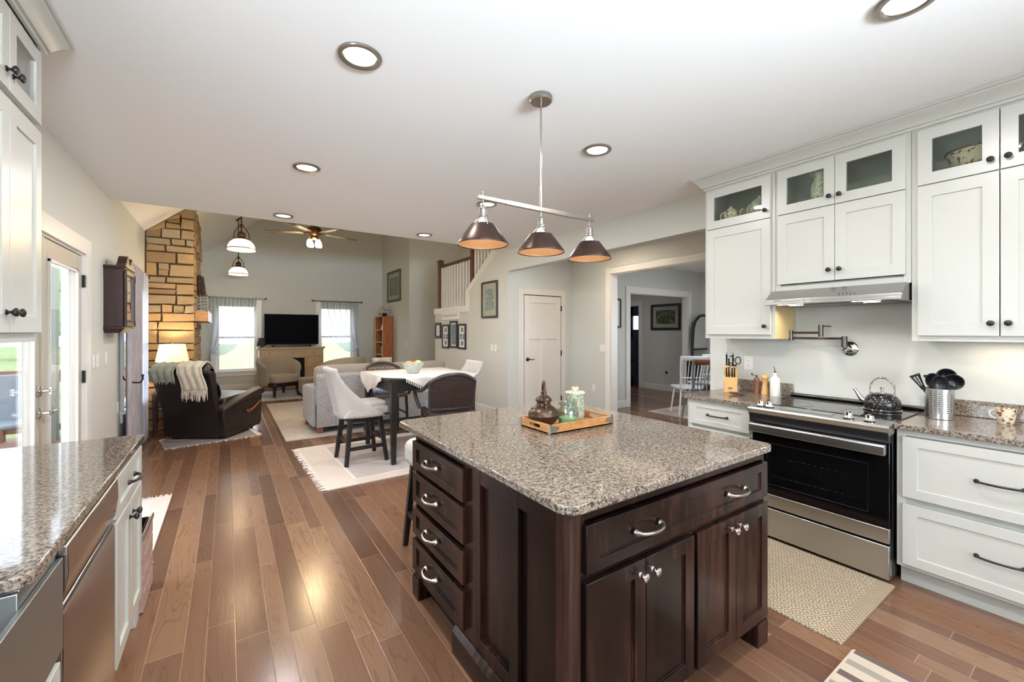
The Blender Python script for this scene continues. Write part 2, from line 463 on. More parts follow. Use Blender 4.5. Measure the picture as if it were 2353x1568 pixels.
M['deckwood'] = wood('deck_wood', (110, 74, 56), (142, 100, 76), (4, 40, 4), 0.7)

def fabric(name, c1, c2, scale=260, rough=0.9, bump=0.35, weave=True):
    t = NT(name); v = t.coord('Object')
    a = t.noise(t.mapping(v, (scale * .15, scale, scale)), 1, 2)[0]; b = t.noise(t.mapping(v, (scale, scale * .3, scale * .12)), 1, 2)[0]
    k = t.math('MULTIPLY', t.math('ADD', a, b), 0.5)
    return t.fin(t.ramp(k, [(0.32, lin(c1)), (0.68, lin(c2))]), rough, 0, t.bump(k, bump, 0.0015), 0.2, **{'Sheen Weight': 0.25})
M['linen'] = fabric('grey_linen', (150, 146, 144), (186, 182, 180))
M['sofa'] = fabric('sofa_tweed', (128, 124, 124), (182, 178, 176), 160)
M['sofa_c'] = fabric('sofa_cushion_fabric', (132, 122, 112), (164, 152, 140), 200)
M['stool'] = fabric('stool_fabric', (178, 172, 166), (208, 203, 198), 320)
M['swivel'] = fabric('barrel_chair_fabric', (150, 138, 124), (176, 164, 148), 300)
M['cloth'] = fabric('tablecloth_cotton', (212, 202, 194), (236, 228, 222), 400, bump=0.15)
M['throw'] = fabric('throw_knit', (196, 184, 164), (224, 214, 196), 90, bump=0.7)
M['throw_g'] = fabric('throw_green_knit', (128, 134, 118), (164, 168, 150), 90, bump=0.7)
M['pillow'] = fabric('pillow_fabric', (120, 104, 88), (196, 182, 160), 60)
M['bluec'] = fabric('blue_cushion', (112, 124, 150), (146, 158, 184), 200)
M['curtain'] = None
t = NT('brown_leather'); nz = t.noise(t.coord(), 90, 4)[0]; big = t.noise(t.coord(), 5, 2)[0]
M['leather'] = t.fin(t.mix(big, lin((24, 19, 20)), lin((42, 33, 31))), t.math('MULTIPLY_ADD', nz, 0.15, 0.27), 0, t.bump(t.math('ADD', t.math('MULTIPLY', nz, .25), t.math('MULTIPLY', big, 3)), 0.3, 0.004))
def wicker(name, c1, c2, s=1.0):
    t = NT(name); o = t.sep(t.coord('Object'))
    x = t.math('MULTIPLY', t.math('ADD', o[0], o[1]), 90.0 * s); z = t.math('MULTIPLY', o[2], 120.0 * s)
    w = t.math('MULTIPLY', t.math('SINE', t.math('ADD', z, t.math('MULTIPLY', t.math('FLOOR', t.math('DIVIDE', x, PI)), PI))), t.math('SINE', x))
    n = t.noise(t.coord(), 60, 2)[0]; k = t.math('ADD', t.math('MULTIPLY', w, 0.35), n)
    return t.fin(t.ramp(k, [(0.3, lin(c1)), (0.75, lin(c2))]), 0.5, 0, t.bump(k, 0.6, 0.004))
M['wicker'] = wicker('dark_wicker', (34, 25, 23), (66, 47, 40), 2.3)
M['wicker_l'] = wicker('brown_wicker', (52, 38, 30), (134, 112, 94), 0.6)
M['wickframe'] = plain('worn_dark_rattan', (58, 52, 52), 0.4, var=0.5)

M['basin'] = plain('satin_steel', (160, 163, 161), 0.42, 1.0)
M['screen'] = plain('television_screen', (4, 5, 8), 0.5, spec=0.04)
def sheer(name, c, op=0.5):
    t = NT(name); t.n.remove(t.b)
    tr = t.node('ShaderNodeBsdfTransparent', {0: (1, 1, 1, 1)}); df = t.node('ShaderNodeBsdfDiffuse', {0: (*lin(c), 1)}); tl = t.node('ShaderNodeBsdfTranslucent', {0: (*lin(c), 1)})
    a = t.node('ShaderNodeMixShader', {0: 0.5}); t.l.new(df.outputs[0], a.inputs[1]); t.l.new(tl.outputs[0], a.inputs[2])
    lw = t.node('ShaderNodeLayerWeight', {0: 0.55})
    f = t.math('MINIMUM', t.math('ADD', t.math('MULTIPLY', lw.outputs[1], 0.9), op), 0.95)
    b = t.node('ShaderNodeMixShader', {0: f}); t.l.new(tr.outputs[0], b.inputs[1]); t.l.new(a.outputs[0], b.inputs[2]); t.l.new(b.outputs[0], t.out.inputs[0]); return t.m
M['sheer'] = sheer('sheer_voile', (196, 199, 206), 0.34)
M['sheer_w'] = sheer('white_sheer', (228, 230, 238), 0.55)
t = NT('weathered_curtain'); g = t.noise(t.mapping(t.coord(), (30, 30, 4)), 1, 5, 0.7, 1.0)[0]
M['curt_g'] = t.fin(t.ramp(g, [(0.3, lin((150, 146, 152))), (0.7, lin((186, 182, 188)))]), 0.85, 0, t.bump(g, 0.3, 0.002))

# stone: each block its own tone
t = NT('field_stone'); gi = t.node('ShaderNodeNewGeometry').outputs['Random Per Island']
base = t.ramp(gi, [(0.0, lin((156, 128, 92))), (0.25, lin((184, 160, 120))), (0.5, lin((190, 156, 106))), (0.75, lin((168, 148, 120))), (1.0, lin((196, 176, 136)))])
n = t.noise(t.coord(), 7, 5, 0.65)[0]; n2 = t.noise(t.coord(), 40, 4, 0.7)[0]
M['stone'] = t.fin(t.mix(t.math('MULTIPLY', n, 0.6), base, lin((126, 96, 66))), 0.85, 0, t.bump(t.math('ADD', n, t.math('MULTIPLY', n2, .4)), 0.7, 0.02), 0.2)
M['mortar'] = plain('mortar', (96, 74, 54), 0.95, bump=0.4, bscale=80)

def rug(name, c1, c2, c3, sc=12):
    t = NT(name); v = t.coord('Object'); a = t.noise(t.mapping(v, (sc, sc * 3.5, 1)), 1, 4, 0.7)[0]; b = t.noise(v, sc * .3, 3)[0]; f = t.noise(v, 350, 1)[0]
    c = t.ramp(a, [(0.3, lin(c1)), (0.5, lin(c2)), (0.72, lin(c3))]); c = t.mix(t.math('MULTIPLY', b, 0.3), c, lin(c1))
    return t.fin(c, 0.95, 0, t.bump(f, 0.5, 0.003), 0.1)
M['rug1'] = rug('dining_rug_pile', (186, 174, 166), (200, 188, 182), (216, 204, 198), 14)
M['rug1b'] = rug('dining_rug_border', (206, 190, 176), (216, 201, 188), (224, 210, 198), 20)
M['rug2'] = rug('living_rug_pile', (166, 156, 148), (192, 182, 174), (210, 202, 196), 5)
M['rug3'] = rug('grey_rug_pile', (150, 146, 142), (196, 192, 188), (216, 212, 208), 4)
M['rugline'] = plain('rug_line', (228, 218, 208), 0.95, bump=0.3)
M['fringe'] = plain('rug_fringe', (226, 212, 200), 0.95)
M['rugw'] = rug('entry_rug_pile', (202, 192, 182), (214, 206, 197), (228, 221, 214), 40)
t = NT('diamond_mat'); o = t.sep(t.coord('Object'))
u = t.math('MULTIPLY', o[0], 13.0); w_ = t.math('MULTIPLY', o[1], 19.0)
def _tri(tt, s): return tt.math('ABSOLUTE', tt.math('SUBTRACT', tt.math('FRACT', s), 0.5))
d = t.math('FRACT', t.math('MULTIPLY', t.math('ADD', _tri(t, u), _tri(t, w_)), 3.0))
nz = t.noise(t.coord(), 170, 2)[0]
dd = t.math('GREATER_THAN', t.math('ADD', d, t.math('MULTIPLY', t.math('SUBTRACT', nz, .5), 1.6)), 0.5)
sm = t.math('FRACT', t.math('MULTIPLY', t.math('ADD', o[0], o[1]), 40.0)); sm2 = t.math('FRACT', t.math('MULTIPLY', t.math('SUBTRACT', o[0], o[1]), 40.0))
small = t.math('GREATER_THAN', t.math('ADD', t.math('MULTIPLY', sm, sm2), t.math('MULTIPLY', t.math('SUBTRACT', nz, .5), 0.3)), 0.25)
endf = t.math('LESS_THAN', o[1], -0.56)
pat = t.math('ADD', t.math('MULTIPLY', endf, small), t.math('MULTIPLY', t.math('SUBTRACT', 1.0, endf), dd))
M['diamat'] = t.fin(t.mix(pat, lin((142, 122, 98)), lin((184, 170, 150))), 0.95, 0, t.bump(nz, 0.6, 0.004), 0.1)
t = NT('striped_mat'); o = t.sep(t.coord('Object')); nz = t.noise(t.coord(), 300, 1)[0]
k = t.math('FRACT', t.math('MULTIPLY', t.math('SUBTRACT', o[0], 0.005), 10.5)); st = t.math('LESS_THAN', k, 0.42)
idx = t.math('MODULO', t.math('ABSOLUTE', t.math('FLOOR', t.math('MULTIPLY', t.math('SUBTRACT', o[0], 0.005), 10.5))), 2.0)
inb = t.math('LESS_THAN', t.math('ABSOLUTE', o[1]), 0.40)
M['stripemat'] = t.fin(t.mix(t.math('MULTIPLY', st, inb), lin((192, 178, 160)), t.mix(idx, lin((102, 88, 82)), lin((150, 140, 128)))), 0.95, 0, t.bump(nz, 0.4, 0.002), 0.1)
def speckle(name, base, dark, sc=60, th=0.52, rough=0.3, detail=3):
    t = NT(name); n = t.noise(t.coord(), sc, detail, 0.6)[0]
    return t.fin(t.mix(t.node('ShaderNodeMapRange', {'Value': n, 'From Min': th - .03, 'From Max': th + .03}).outputs[0], lin(dark), lin(base)), rough)
M['spatter_g'] = speckle('green_spatter_glaze', (216, 218, 196), (58, 80, 58), 230, 0.5)
M['spatter_k'] = speckle('black_speckle_enamel', (14, 14, 18), (200, 196, 190), 220, 0.36, 0.12)
M['bowl'] = speckle('mosaic_bowl_glaze', (212, 216, 206), (84, 106, 86), 150, 0.47)
M['transfer'] = speckle('brown_transferware', (226, 212, 184), (120, 72, 60), 42, 0.44)
M['transfer_g'] = speckle('floral_pitcher', (214, 216, 196), (150, 156, 132), 55, 0.45)
M['candle'] = plain('green_wax', (176, 216, 160), 0.5, **{'Subsurface Weight': 0.2})
M['fruit_y'] = plain('lemon_skin', (222, 200, 130), 0.4)
M['fruit_p'] = plain('peach_skin', (226, 168, 104), 0.45, var=0.15)
M['fruit_r'] = plain('red_apple_skin', (186, 70, 52), 0.35, var=0.3)
M['copper'] = plain('aged_copper', (84, 66, 54), 0.3, 0.75, var=0.3)
M['bead'] = plain('pale_wood_bead', (228, 196, 158), 0.5)
M['grass'] = rug('lawn_grass', (104, 116, 74), (124, 134, 90), (146, 152, 110), 1.5)
M['leaf'] = plain('tree_leaf', (116, 156, 84), 0.8, var=0.3)
M['bark'] = plain('tree_bark', (104, 90, 76), 0.9)
M['patiog'] = plain('patio_grey', (120, 124, 128), 0.6)
M['patiob'] = plain('patio_metal', (70, 76, 84), 0.4, 0.4)
def picture(name, c1, c2, c3, sc):
    t = NT(name); n = t.noise(t.coord(), sc, 5, 0.7)[0]
    return t.fin(t.ramp(n, [(0.3, lin(c1)), (0.5, lin(c2)), (0.72, lin(c3))]), 0.25)
M['print_g'] = picture('woodland_print', (52, 66, 56), (96, 108, 92), (160, 166, 146), 14)
M['print_b'] = picture('birch_print', (84, 100, 100), (132, 148, 146), (206, 212, 208), 30)
M['print_k'] = picture('photo_print', (50, 58, 66), (112, 122, 130), (206, 212, 216), 24)
M['print_f'] = picture('lakeside_print', (34, 44, 34), (84, 92, 68), (158, 160, 130), 9)
M['mat_g'] = plain('grey_green_mount', (172, 174, 158), 0.8)
M['mat_w'] = plain('white_mount', (232, 234, 236), 0.8)
M['frame_d'] = plain('dark_green_frame', (66, 66, 56), 0.4)
M['frame_k'] = plain('black_frame', (30, 31, 38), 0.4)
M['crate'] = wood('whitewashed_crate', (150, 120, 108), (190, 160, 148), (6, 30, 30), 0.8)
M['greypaint'] = plain('grey_painted_wood', (112, 120, 124), 0.4)
M['whitepaint'] = plain('white_painted_wood', (228, 230, 236), 0.35)
M['flower'] = plain('dried_flower', (202, 192, 178), 0.9)
M['post'] = plain('weathered_post', (146, 148, 136), .8)
M['leafd'] = plain('dark_leaf', (58, 66, 50), 0.8)
M['scribe'] = plain('grey_lettering', (128, 128, 126), 0.7)
M['fanblade'] = wood('fan_blade', (96, 88, 76), (120, 110, 96), (3, 30, 30))
# ================================================================ setting
XL, XR, YB, YF = -0.975, 3.746, -2.6, 12.3
ZC = 2.743; YC = 5.70           # flat kitchen ceiling, where it stops
EAVE = 2.86; RX = 3.0; SL = 0.83; ZR = EAVE + SL * (RX - XL); XE = RX + (RX - XL)
def wall_open(pl, q0, q1, a0, a1, z0, z1, ops):
    """solid wall between q0..q1, openings (a0,a1,z0,z1)"""
    mb = MB(); As = sorted({a0, a1, *[o[0] for o in ops], *[o[1] for o in ops]}); Zs = sorted({z0, z1, *[o[2] for o in ops], *[o[3] for o in ops]})
    for i in range(len(As) - 1):
        for j in range(len(Zs) - 1):
            ca, cz = (As[i] + As[i + 1]) / 2, (Zs[j] + Zs[j + 1]) / 2
            if any(o[0] < ca < o[1] and o[2] < cz < o[3] for o in ops): continue
            if pl == 'X': mb.box(q0, q1, As[i], As[i + 1], Zs[j], Zs[j + 1])
            else: mb.box(As[i], As[i + 1], q0, q1, Zs[j], Zs[j + 1])
    # drop faces shared by neighbouring cells
    bm = bmesh.new()
    for v in mb.v: bm.verts.new(v)
    bm.verts.ensure_lookup_table()
    for f in mb.f: bm.faces.new([bm.verts[i] for i in f])
    bmesh.ops.remove_doubles(bm, verts=bm.verts, dist=1e-5)
    seen = {}
    for f in bm.faces: seen.setdefault(tuple(sorted(tuple(round(c, 4) for c in v.co) for v in f.verts)), []).append(f)
    bmesh.ops.delete(bm, geom=[f for g in seen.values() if len(g) > 1 for f in g], context='FACES')
    bm.verts.index_update(); out = MB(); out.v = [v.co.copy() for v in bm.verts]; out.f = [tuple(v.index for v in f.verts) for f in bm.faces]; bm.free()
    return out

fl = MB().box(-1.1, 9.0, -2.75, 12.5, -0.12, 0.0)
struct(fl, 'floor', M['floor'], smooth=False)
# object coordinates of the floor start at its own origin; keep boards lined up there
cl = MB().box(-1.1, 9.0, -2.75, YC, ZC, ZC + 0.10)
struct(cl, 'ceiling', M['ceiling'], smooth=False)
# vaulted ceiling over the living room
v = MB()
v.prism([(XL - .12, EAVE - SL * .12), (RX, ZR), (RX, ZR + .12), (XL - .12, EAVE + .12 - SL * .12)], YC - 0.05, YF + .12, 'y')
v.prism([(RX, ZR), (XE, EAVE), (XE, EAVE + .12), (RX, ZR + .12)], YC - 0.05, YF + .12, 'y')
struct(v, 'ceiling', M['ceiling'], smooth=False)
g = MB().prism([(XL - .12, ZC + .1), (XE, ZC + .1), (XE, EAVE), (RX, ZR), (XL - .12, EAVE)], YC - 0.14, YC - 0.04, 'y')
struct(g, 'wall_upper_gable', M['wall'], smooth=False)
# hall ceiling beyond the dining room
# left wall
ops = [(2.96, 4.82, -0.1, 2.06), (6.32, 7.55, 0.55, 2.03), (0.25, 1.25, 1.07, 2.2)]
struct(wall_open('X', XL - .13, XL, YB - .1, YF + .1, -0.1, EAVE, ops), 'wall_left', M['wall'], smooth=False)
# tv wall with gable
w = wall_open('Y', YF, YF + .12, XL - .12, XE, 0, EAVE, [(-0.23, 0.61, 0.47, 2.10), (2.06, 2.92, 0.47, 2.10)])
w.prism([(XL - .12, EAVE), (XE, EAVE), (RX, ZR)], YF, YF + .12, 'y')
struct(w, 'wall_back', M['wall'], smooth=False)
# right wall: kitchen part, header, stair wall, far part
struct(MB().box(XR, XR + .12, YB - .1, 2.218, 0, ZC), 'wall_right', M['wall'], smooth=False)
struct(MB().box(XR, XR + .12, 2.218, 5.65, 2.405, ZC), 'wall_right', M['wall'], smooth=False)
prof = [(5.65, 0), (8.52, 0), (8.52, 1.86), (7.0, 1.86), (7.0, 2.14), (5.65, 3.03), (5.65, 0)][:-1]
struct(MB().prism(prof, XR, XR + .12, 'x'), 'wall_stairs', M['wall'], smooth=False)
struct(MB().box(XR, XR + .12, 10.09, YF, 0, 5.6), 'wall_right', M['wall'], smooth=False)
struct(MB().box(XR + .12, 5.3, 10.09, 10.21, 0, 5.0), 'wall_hall', M['wall'], smooth=False)
struct(MB().box(5.2, 5.32, 5.79, 10.09, 0, 4.6), 'wall_stairwell', M['wall'], smooth=False)
struct(MB().box(XR + .12, 5.114, 5.65, 5.77, 0, 2.75), 'wall_pantry', M['wall'], smooth=False)
# wall between alcove and dining room, its wide cased opening
struct(wall_open('X', 5.114, 5.254, -2.7, 5.65, 0, ZC, [(2.35, 4.71, -.1, 2.355)]), 'wall_dining', M['wall'], smooth=False)
struct(wall_open('Y', 5.38, 5.50, 5.254, 8.75, 0, ZC, [(6.36, 8.22, -.1, 2.17)]), 'wall_dining_far', M['wall'], smooth=False)
struct(wall_open('X', 8.75, 8.87, -2.7, 9.4, 0, ZC, [(7.10, 8.05, -.1, 2.10), (0.4, 2.0, 0.7, 2.2)]), 'wall_hall_far', M['wall'], smooth=False)
struct(MB().box(5.32, 8.87, 9.3, 9.4, 0, ZC), 'wall_hall_end', M['wall'], smooth=False)
struct(MB().box(5.26, 8.87, 5.70, 9.4, ZC, ZC + .1), 'ceiling', M['ceiling'], smooth=False)
struct(wall_open('Y', YB - .1, YB, XL - .12, 8.87, 0, ZC, [(-0.5, 2.3, 0.65, 2.25)]), 'wall_front', M['wall'], smooth=False)

# ---- baseboards
def bb(side, pl, p, sg, a0, a1, h=0.125):
    mb = MB(); fbx(mb, pl, p, sg, a0, a1, 0, h, 0, .015); fbx(mb, pl, p, sg, a0, a1, h, h + .012, 0, .009)
    struct(mb, 'baseboard_' + side, M['trim'], smooth=False)
bb('left', 'X', XL, 1, 5.0, 7.86); bb('left', 'X', XL, 1, 9.72, 12.3)
bb('back', 'Y', YF, -1, XL, XR)
bb('right', 'X', XR, -1, 10.09, YF); bb('stairs', 'X', XR, -1, 5.65, 8.52); bb('hall', 'Y', 10.09, -1, XR + .0, 5.2)
bb('pantry', 'Y', 5.65, -1, XR, 3.93); bb('pantry', 'Y', 5.65, -1, 5.0, 5.11)
bb('dining', 'X', 5.114, -1, 4.82, 5.65); bb('dining_far', 'Y', 5.38, -1, 5.254, 6.24); bb('dining_far', 'Y', 5.38, -1, 8.33, 8.75)
bb('hall_far', 'X', 8.75, -1, 5.5, 6.96)

# ---- cased openings (flat white boards)
def casing(name, pl, p, sg, a0, a1, zt, w=0.10, depth=0.14, t=0.02, z0=0.0, sill=False):
    mb = MB()
    fbx(mb, pl, p, sg, a0 - w, a0, z0, zt + w, 0, t); fbx(mb, pl, p, sg, a1, a1 + w, z0, zt + w, 0, t)
    fbx(mb, pl, p, sg, a0, a1, zt, zt + w, 0, t)
    # jamb lining
    fbx(mb, pl, p, sg, a0 - .002, a0 + .014, z0, zt, -depth, 0); fbx(mb, pl, p, sg, a1 - .014, a1 + .002, z0, zt, -depth, 0)
    fbx(mb, pl, p, sg, a0, a1, zt - .014, zt + .002, -depth, 0)
    if sill:
        fbx(mb, pl, p, sg, a0 - w - .03, a1 + w + .03, z0 - .03, z0, -0.02, .06); fbx(mb, pl, p, sg, a0 - w, a1 + w, z0 - .13, z0 - .03, 0, .02)
        fbx(mb, pl, p, sg, a0 - w - .015, a1 + w + .015, zt + w, zt + w + .02, 0, .032)
    return mb
struct(casing('trim', 'X', 5.114, -1, 2.35, 4.71, 2.355), 'trim_1', M['trim'], bevel=.002)
struct(casing('trim', 'Y', 5.38, -1, 6.36, 8.22, 2.17, w=.12, depth=.12), 'trim_2', M['trim'], bevel=.002)
struct(casing('trim', 'X', 8.75, -1, 7.10, 8.05, 2.10, w=.12, depth=.12), 'trim_3', M['trim'], bevel=.002)
# stair skirt band
sk = MB(); e = .02
pts = [(8.54, 1.80), (8.54, 1.92), (7.09, 1.92), (7.09, 2.185), (5.68, 3.115), (5.68, 2.99), (6.97, 2.14), (6.97, 1.80)]
sk.prism(pts, XR - e, XR + .14, 'x'); struct(sk, 'trim_4', M['trim'], smooth=False)
# metal strip where the dining floor meets, and landing
struct(MB().box(XR + .12, 5.2, 6.95, 8.5, 1.80, 1.86), 'floor_landing', M['floor'], smooth=False)

# ---- double-hung windows
def window(n, pl, p, sg, a0, a1, z0, z1, w=0.10, mid=None):
    t = thing('window_%d' % n, None, None, P3(pl, p, sg, (a0 + a1) / 2, z0, 0), kind='structure')
    casing('c', pl, p, sg, a0, a1, z1, w, .12, .02, z0, True).build('window_casing', M['trim'], t, bevel=.002)
    s = MB(); mid = mid or (z0 + z1) / 2
    for (q0, q1, d0, d1) in ((z0, mid + .02, -.07, -.035), (mid - .02, z1 - .014, -.10, -.065)):
        fw = .045; b0, b1 = a0 + .014, a1 - .014
        fbx(s, pl, p, sg, b0, b0 + fw, q0, q1, d0, d1); fbx(s, pl, p, sg, b1 - fw, b1, q0, q1, d0, d1)
        fbx(s, pl, p, sg, b0 + fw, b1 - fw, q0, q0 + fw, d0, d1); fbx(s, pl, p, sg, b0 + fw, b1 - fw, q1 - fw, q1, d0, d1)
    s.build('window_sash', M['trim'], t, bevel=.002)
    g = MB(); fbx(g, pl, p, sg, a0 + .05, a1 - .05, z0 + .04, mid, -.055, -.051); fbx(g, pl, p, sg, a0 + .05, a1 - .05, mid, z1 - .05, -.085, -.081)
    g.build('window_pane', M['glass'], t, smooth=False)
    return t
window(1, 'X', XL, 1, 6.32, 7.55, 0.55, 2.03)
window(2, 'Y', YF, -1, -0.23, 0.61, 0.47, 2.10)
window(3, 'Y', YF, -1, 2.06, 2.92, 0.47, 2.10)
window(4, 'X', XL, 1, 0.25, 1.25, 1.07, 2.2)
window(5, 'Y', YB, 1, -0.5, 2.3, 0.65, 2.25)  # unseen window added behind the camera to go with the fill lights

# ---- french doors on the left wall
d1 = thing('door_1', None, None, (XL, 3.89, 0), kind='structure')
casing('c', 'X', XL, 1, 2.96, 4.82, 2.06, .125, .13, .02).build('door_casing', M['trim'], d1, bevel=.002)
for k, (a0, a1) in enumerate(((2.985, 3.888), (3.892, 4.795))):
    mb = MB(); q0, q1 = XL - .055, XL - .01; z0, z1 = .02, 2.04
    sw = .125
    mb.box(q0, q1, a0, a0 + sw, z0, z1); mb.box(q0, q1, a1 - sw, a1, z0, z1); mb.box(q0, q1, a0 + sw, a1 - sw, z0, z0 + .22); mb.box(q0, q1, a0 + sw, a1 - sw, z1 - .125, z1)
    leaf = mb.build('door_leaf', M['greige'], d1, bevel=.003)
    st = MB()
    for (b0, b1, c0, c1) in ((a0 + sw, a0 + sw + .022, z0 + .22, z1 - .125), (a1 - sw - .022, a1 - sw, z0 + .22, z1 - .125), (a0 + sw, a1 - sw, z0 + .22, z0 + .242), (a0 + sw, a1 - sw, z1 - .147, z1 - .125)):
        st.box(q1 - .002, q1 + .012, b0, b1, c0, c1)
    st.build('glazing_bead', M['trim'], leaf, bevel=.003)
    MB().box(XL - .036, XL - .032, a0 + sw, a1 - sw, z0 + .22, z1 - .125).build('glass_pane', M['glass'], leaf, smooth=False)
MB().box(XL - .012, XL + .004, 3.868, 3.905, .02, 2.04).build('astragal', M['greige'], d1, bevel=.003)
for z in (.28, 1.06, 1.84):
    mb = MB().box(XL - .008, XL + .003, 4.797, 4.818, z - .05, z + .05); mb.cyl((XL + .006, 4.80, z - .05), (XL + .006, 4.80, z + .05), .007)
    mb.build('hinge', M['black'], d1)
for z, lever in ((1.055, False), (0.915, True)):
    mb = MB(); c = (XL - .008, 3.845, z)
    mb.lathe([(.036, 0), (.036, .006), (.028, .012), (.014, .016), (.012, .05), (.017, .055), (.0001, .058)], c, 24, 'x')
    if lever: mb.tube([(c[0] + .05, 3.845, z), (c[0] + .056, 3.87, z), (c[0] + .056, 3.93, z - .002), (c[0] + .052, 3.965, z - .004)], [.012, .011, .009, .008], 12)
    else: mb.box(c[0] + .05, c[0] + .06, 3.837, 3.853, z - .02, z + .02)
    mb.build('lever_handle' if lever else 'deadbolt_turn', M['chrome'], d1)
# blind housing / hanging white bracket at the head
MB().box(XL, XL + .03, 3.0, 3.1, 2.04, 2.06).build('door_stop', M['trim'], d1)

# ---- pantry door (three panels)
d2 = thing('door_2', None, None, (4.47, 5.65, 0), kind='structure')
PA0, PA1, PZ = 4.05, 4.86, 2.045
casing('c', 'Y', 5.65, -1, PA0, PA1, PZ, .10, .02, .02).build('door_casing', M['doorwhite'], d2, bevel=.002)
mb = MB(); q = 5.65; dd = .020
st_ = [(PA0 + .014, PA0 + .12), (PA1 - .12, PA1 - .014)]
def lb(a0, a1, z0, z1, t=dd): fbx(mb, 'Y', q, -1, a0, a1, z0, z1, -.0, t)
for a, b in st_: lb(a, b, .01, PZ - .014)
lb(PA0 + .12, PA1 - .12, .01, .24); lb(PA0 + .12, PA1 - .12, PZ - .135, PZ - .014); lb(PA0 + .12, PA1 - .12, 1.30, 1.42)
lb((PA0 + PA1) / 2 - .055, (PA0 + PA1) / 2 + .055, .24, 1.30)
lb(PA0 + .12, PA1 - .12, .24, PZ - .135, .006)
mb.build('door_leaf', M['doorwhite'], d2, bevel=.002)
for z in (.26, 1.05, 1.83):
    MB().box(PA1 - .016, PA1 + .004, q - .032, q - .020, z - .045, z + .045).build('hinge', M['black'], d2)
mb = MB(); c = (PA0 + .075, q - .020, .965)
mb.lathe([(.032, 0), (.032, -.006), (.026, -.012), (.012, -.016), (.011, -.048), (.0001, -.052)], c, 24, 'y')
mb.tube([(c[0], c[1] - .045, c[2]), (c[0] + .03, c[1] - .048, c[2] + .004), (c[0] + .075, c[1] - .048, c[2] - .008), (c[0] + .115, c[1] - .046, c[2] + .002)], [.010, .008, .007, .006], 10)
mb.build('lever_handle', M['black'], d2)

# ---- navy front door with small light
d3 = thing('door_3', None, None, (8.75, 7.57, 0), kind='structure')
mb = MB()
for (a, b, z0, z1) in ((7.115, 7.16, -.01, 2.09), (7.34, 7.48, -.01, 2.09), (7.66, 7.80, -.01, 2.09), (7.98, 8.035, -.01, 2.09), (7.16, 7.98, -.01, 1.48), (7.16, 7.98, 1.83, 2.09)):
    mb.box(8.79, 8.835, a, b, z0, z1)
for (z0, z1) in ((.22, .62), (.70, 1.25)): mb.box(8.783, 8.79, 7.2, 7.95, z0, z1)
mb.build('door_leaf', M['navy'], d3, bevel=.003, merge=False)
MB().box(8.81, 8.814, 7.12, 8.03, 1.48, 1.83).build('glass_pane', M['glass'], d3, smooth=False)

# ---- crown moulding on the cabinets (follows their front, returns at the ends)
def crown_prof():
    return [(0, -.105), (.012, -.105), (.012, -.088), (.022, -.085), (.024, -.078), (.035, -.062), (.052, -.040), (.066, -.028), (.070, -.018), (.080, -.016), (.082, 0), (0, 0)]
def crown(n, path, mat):
    """path: list of (x, y) corners, outward is to the right of travel"""
    pr = crown_prof(); mb = MB(); m = len(path); nb = []
    for i, p in enumerate(path):
        p = Vector(p); dn = []
        for (a, b) in ((i - 1, i), (i, i + 1)):
            if a < 0 or b >= m: continue
            d = (Vector(path[b]) - Vector(path[a])).normalized(); dn.append(Vector((d.y, -d.x)))
        nn = dn[0] if len(dn) == 1 else (dn[0] + dn[1]) / (1 + dn[0].dot(dn[1]))
        for (o, z) in pr: mb.v.append(Vector((p.x + nn.x * o, p.y + nn.y * o, ZC - .001 + z)))
    k = len(pr)
    for i in range(m - 1):
        for j in range(k):
            j2 = (j + 1) % k; mb.f.append((i * k + j, (i + 1) * k + j, (i + 1) * k + j2, i * k + j2))
    mb.f.append(tuple(range(k))); mb.f.append(tuple((m - 1) * k + j for j in range(k))[::-1])
    return struct(mb, 'trim_%d' % n, mat, angle=25)
XU = 3.396   # door faces of the right uppers are at 3.396, frames at 3.416
crown(5, [(3.416, -0.3), (3.416, 2.066), (XR, 2.066)][::-1], M['cab'])
crown(6, [(-0.665, 1.2), (-0.665, 2.65), (XL, 2.65)], M['cab'])
# ================================================================ kitchen
def rounded_rect(x0, x1, y0, y1, r, n=7):
    """r: radius or 4 radii for corners (x1,y1),(x0,y1),(x0,y0),(x1,y0)"""
    rr = r if isinstance(r, (list, tuple)) else [r] * 4; pts = []
    for k, (cx, cy, a0) in enumerate(((x1, y1, 0), (x0, y1, 90), (x0, y0, 180), (x1, y0, 270))):
        q = rr[k]
        if q <= 0: pts.append((cx, cy)); continue
        ox = cx - q if k in (0, 3) else cx + q; oy = cy - q if k in (0, 1) else cy + q
        for i in range(n + 1):
            a = R(a0 + 90 * i / n); pts.append((ox + q * math.cos(a), oy + q * math.sin(a)))
    return pts

# ---- island
IX0, IX1, IY0, IY1 = 0.850, 2.055, 0.957, 2.19
isl = thing('kitchen_island', 'espresso-stained wooden kitchen island with drawers, doors and block feet under granite', 'kitchen island', (1.45, 1.57, 0))
b = MB().box(IX0 + .020, IX1 - .02, IY0 + .020, IY1, .105, .884)
b.box(IX0 + .06, IX1 - .06, IY0 + .08, IY1 - .06, 0, .11)
# face frames: left side
def fr(pl, p, sg, a0, a1, z0, z1, d0=-.022, d1=0): fbx(b, pl, p, sg, a0, a1, z0, z1, d0, d1)
for (a0, a1) in ((2.165, 2.19), (1.487, 1.62), (1.218, 1.274), (1.004, 1.014)): fr('X', IX0, -1, a0, a1, .105, .884, -.020)
for (a0, a1) in ((1.014, 1.218), (1.274, 1.487)):
    for (q0, q1) in ((.105, .175), (.805, .884)): fr('X', IX0, -1, a0, a1, q0, q1, -.020)
for (q0, q1) in ((.105, .15), (.323, .345), (.495, .518), (.683, .697), (.848, .884)): fr('X', IX0, -1, 1.62, 2.165, q0, q1, -.020)
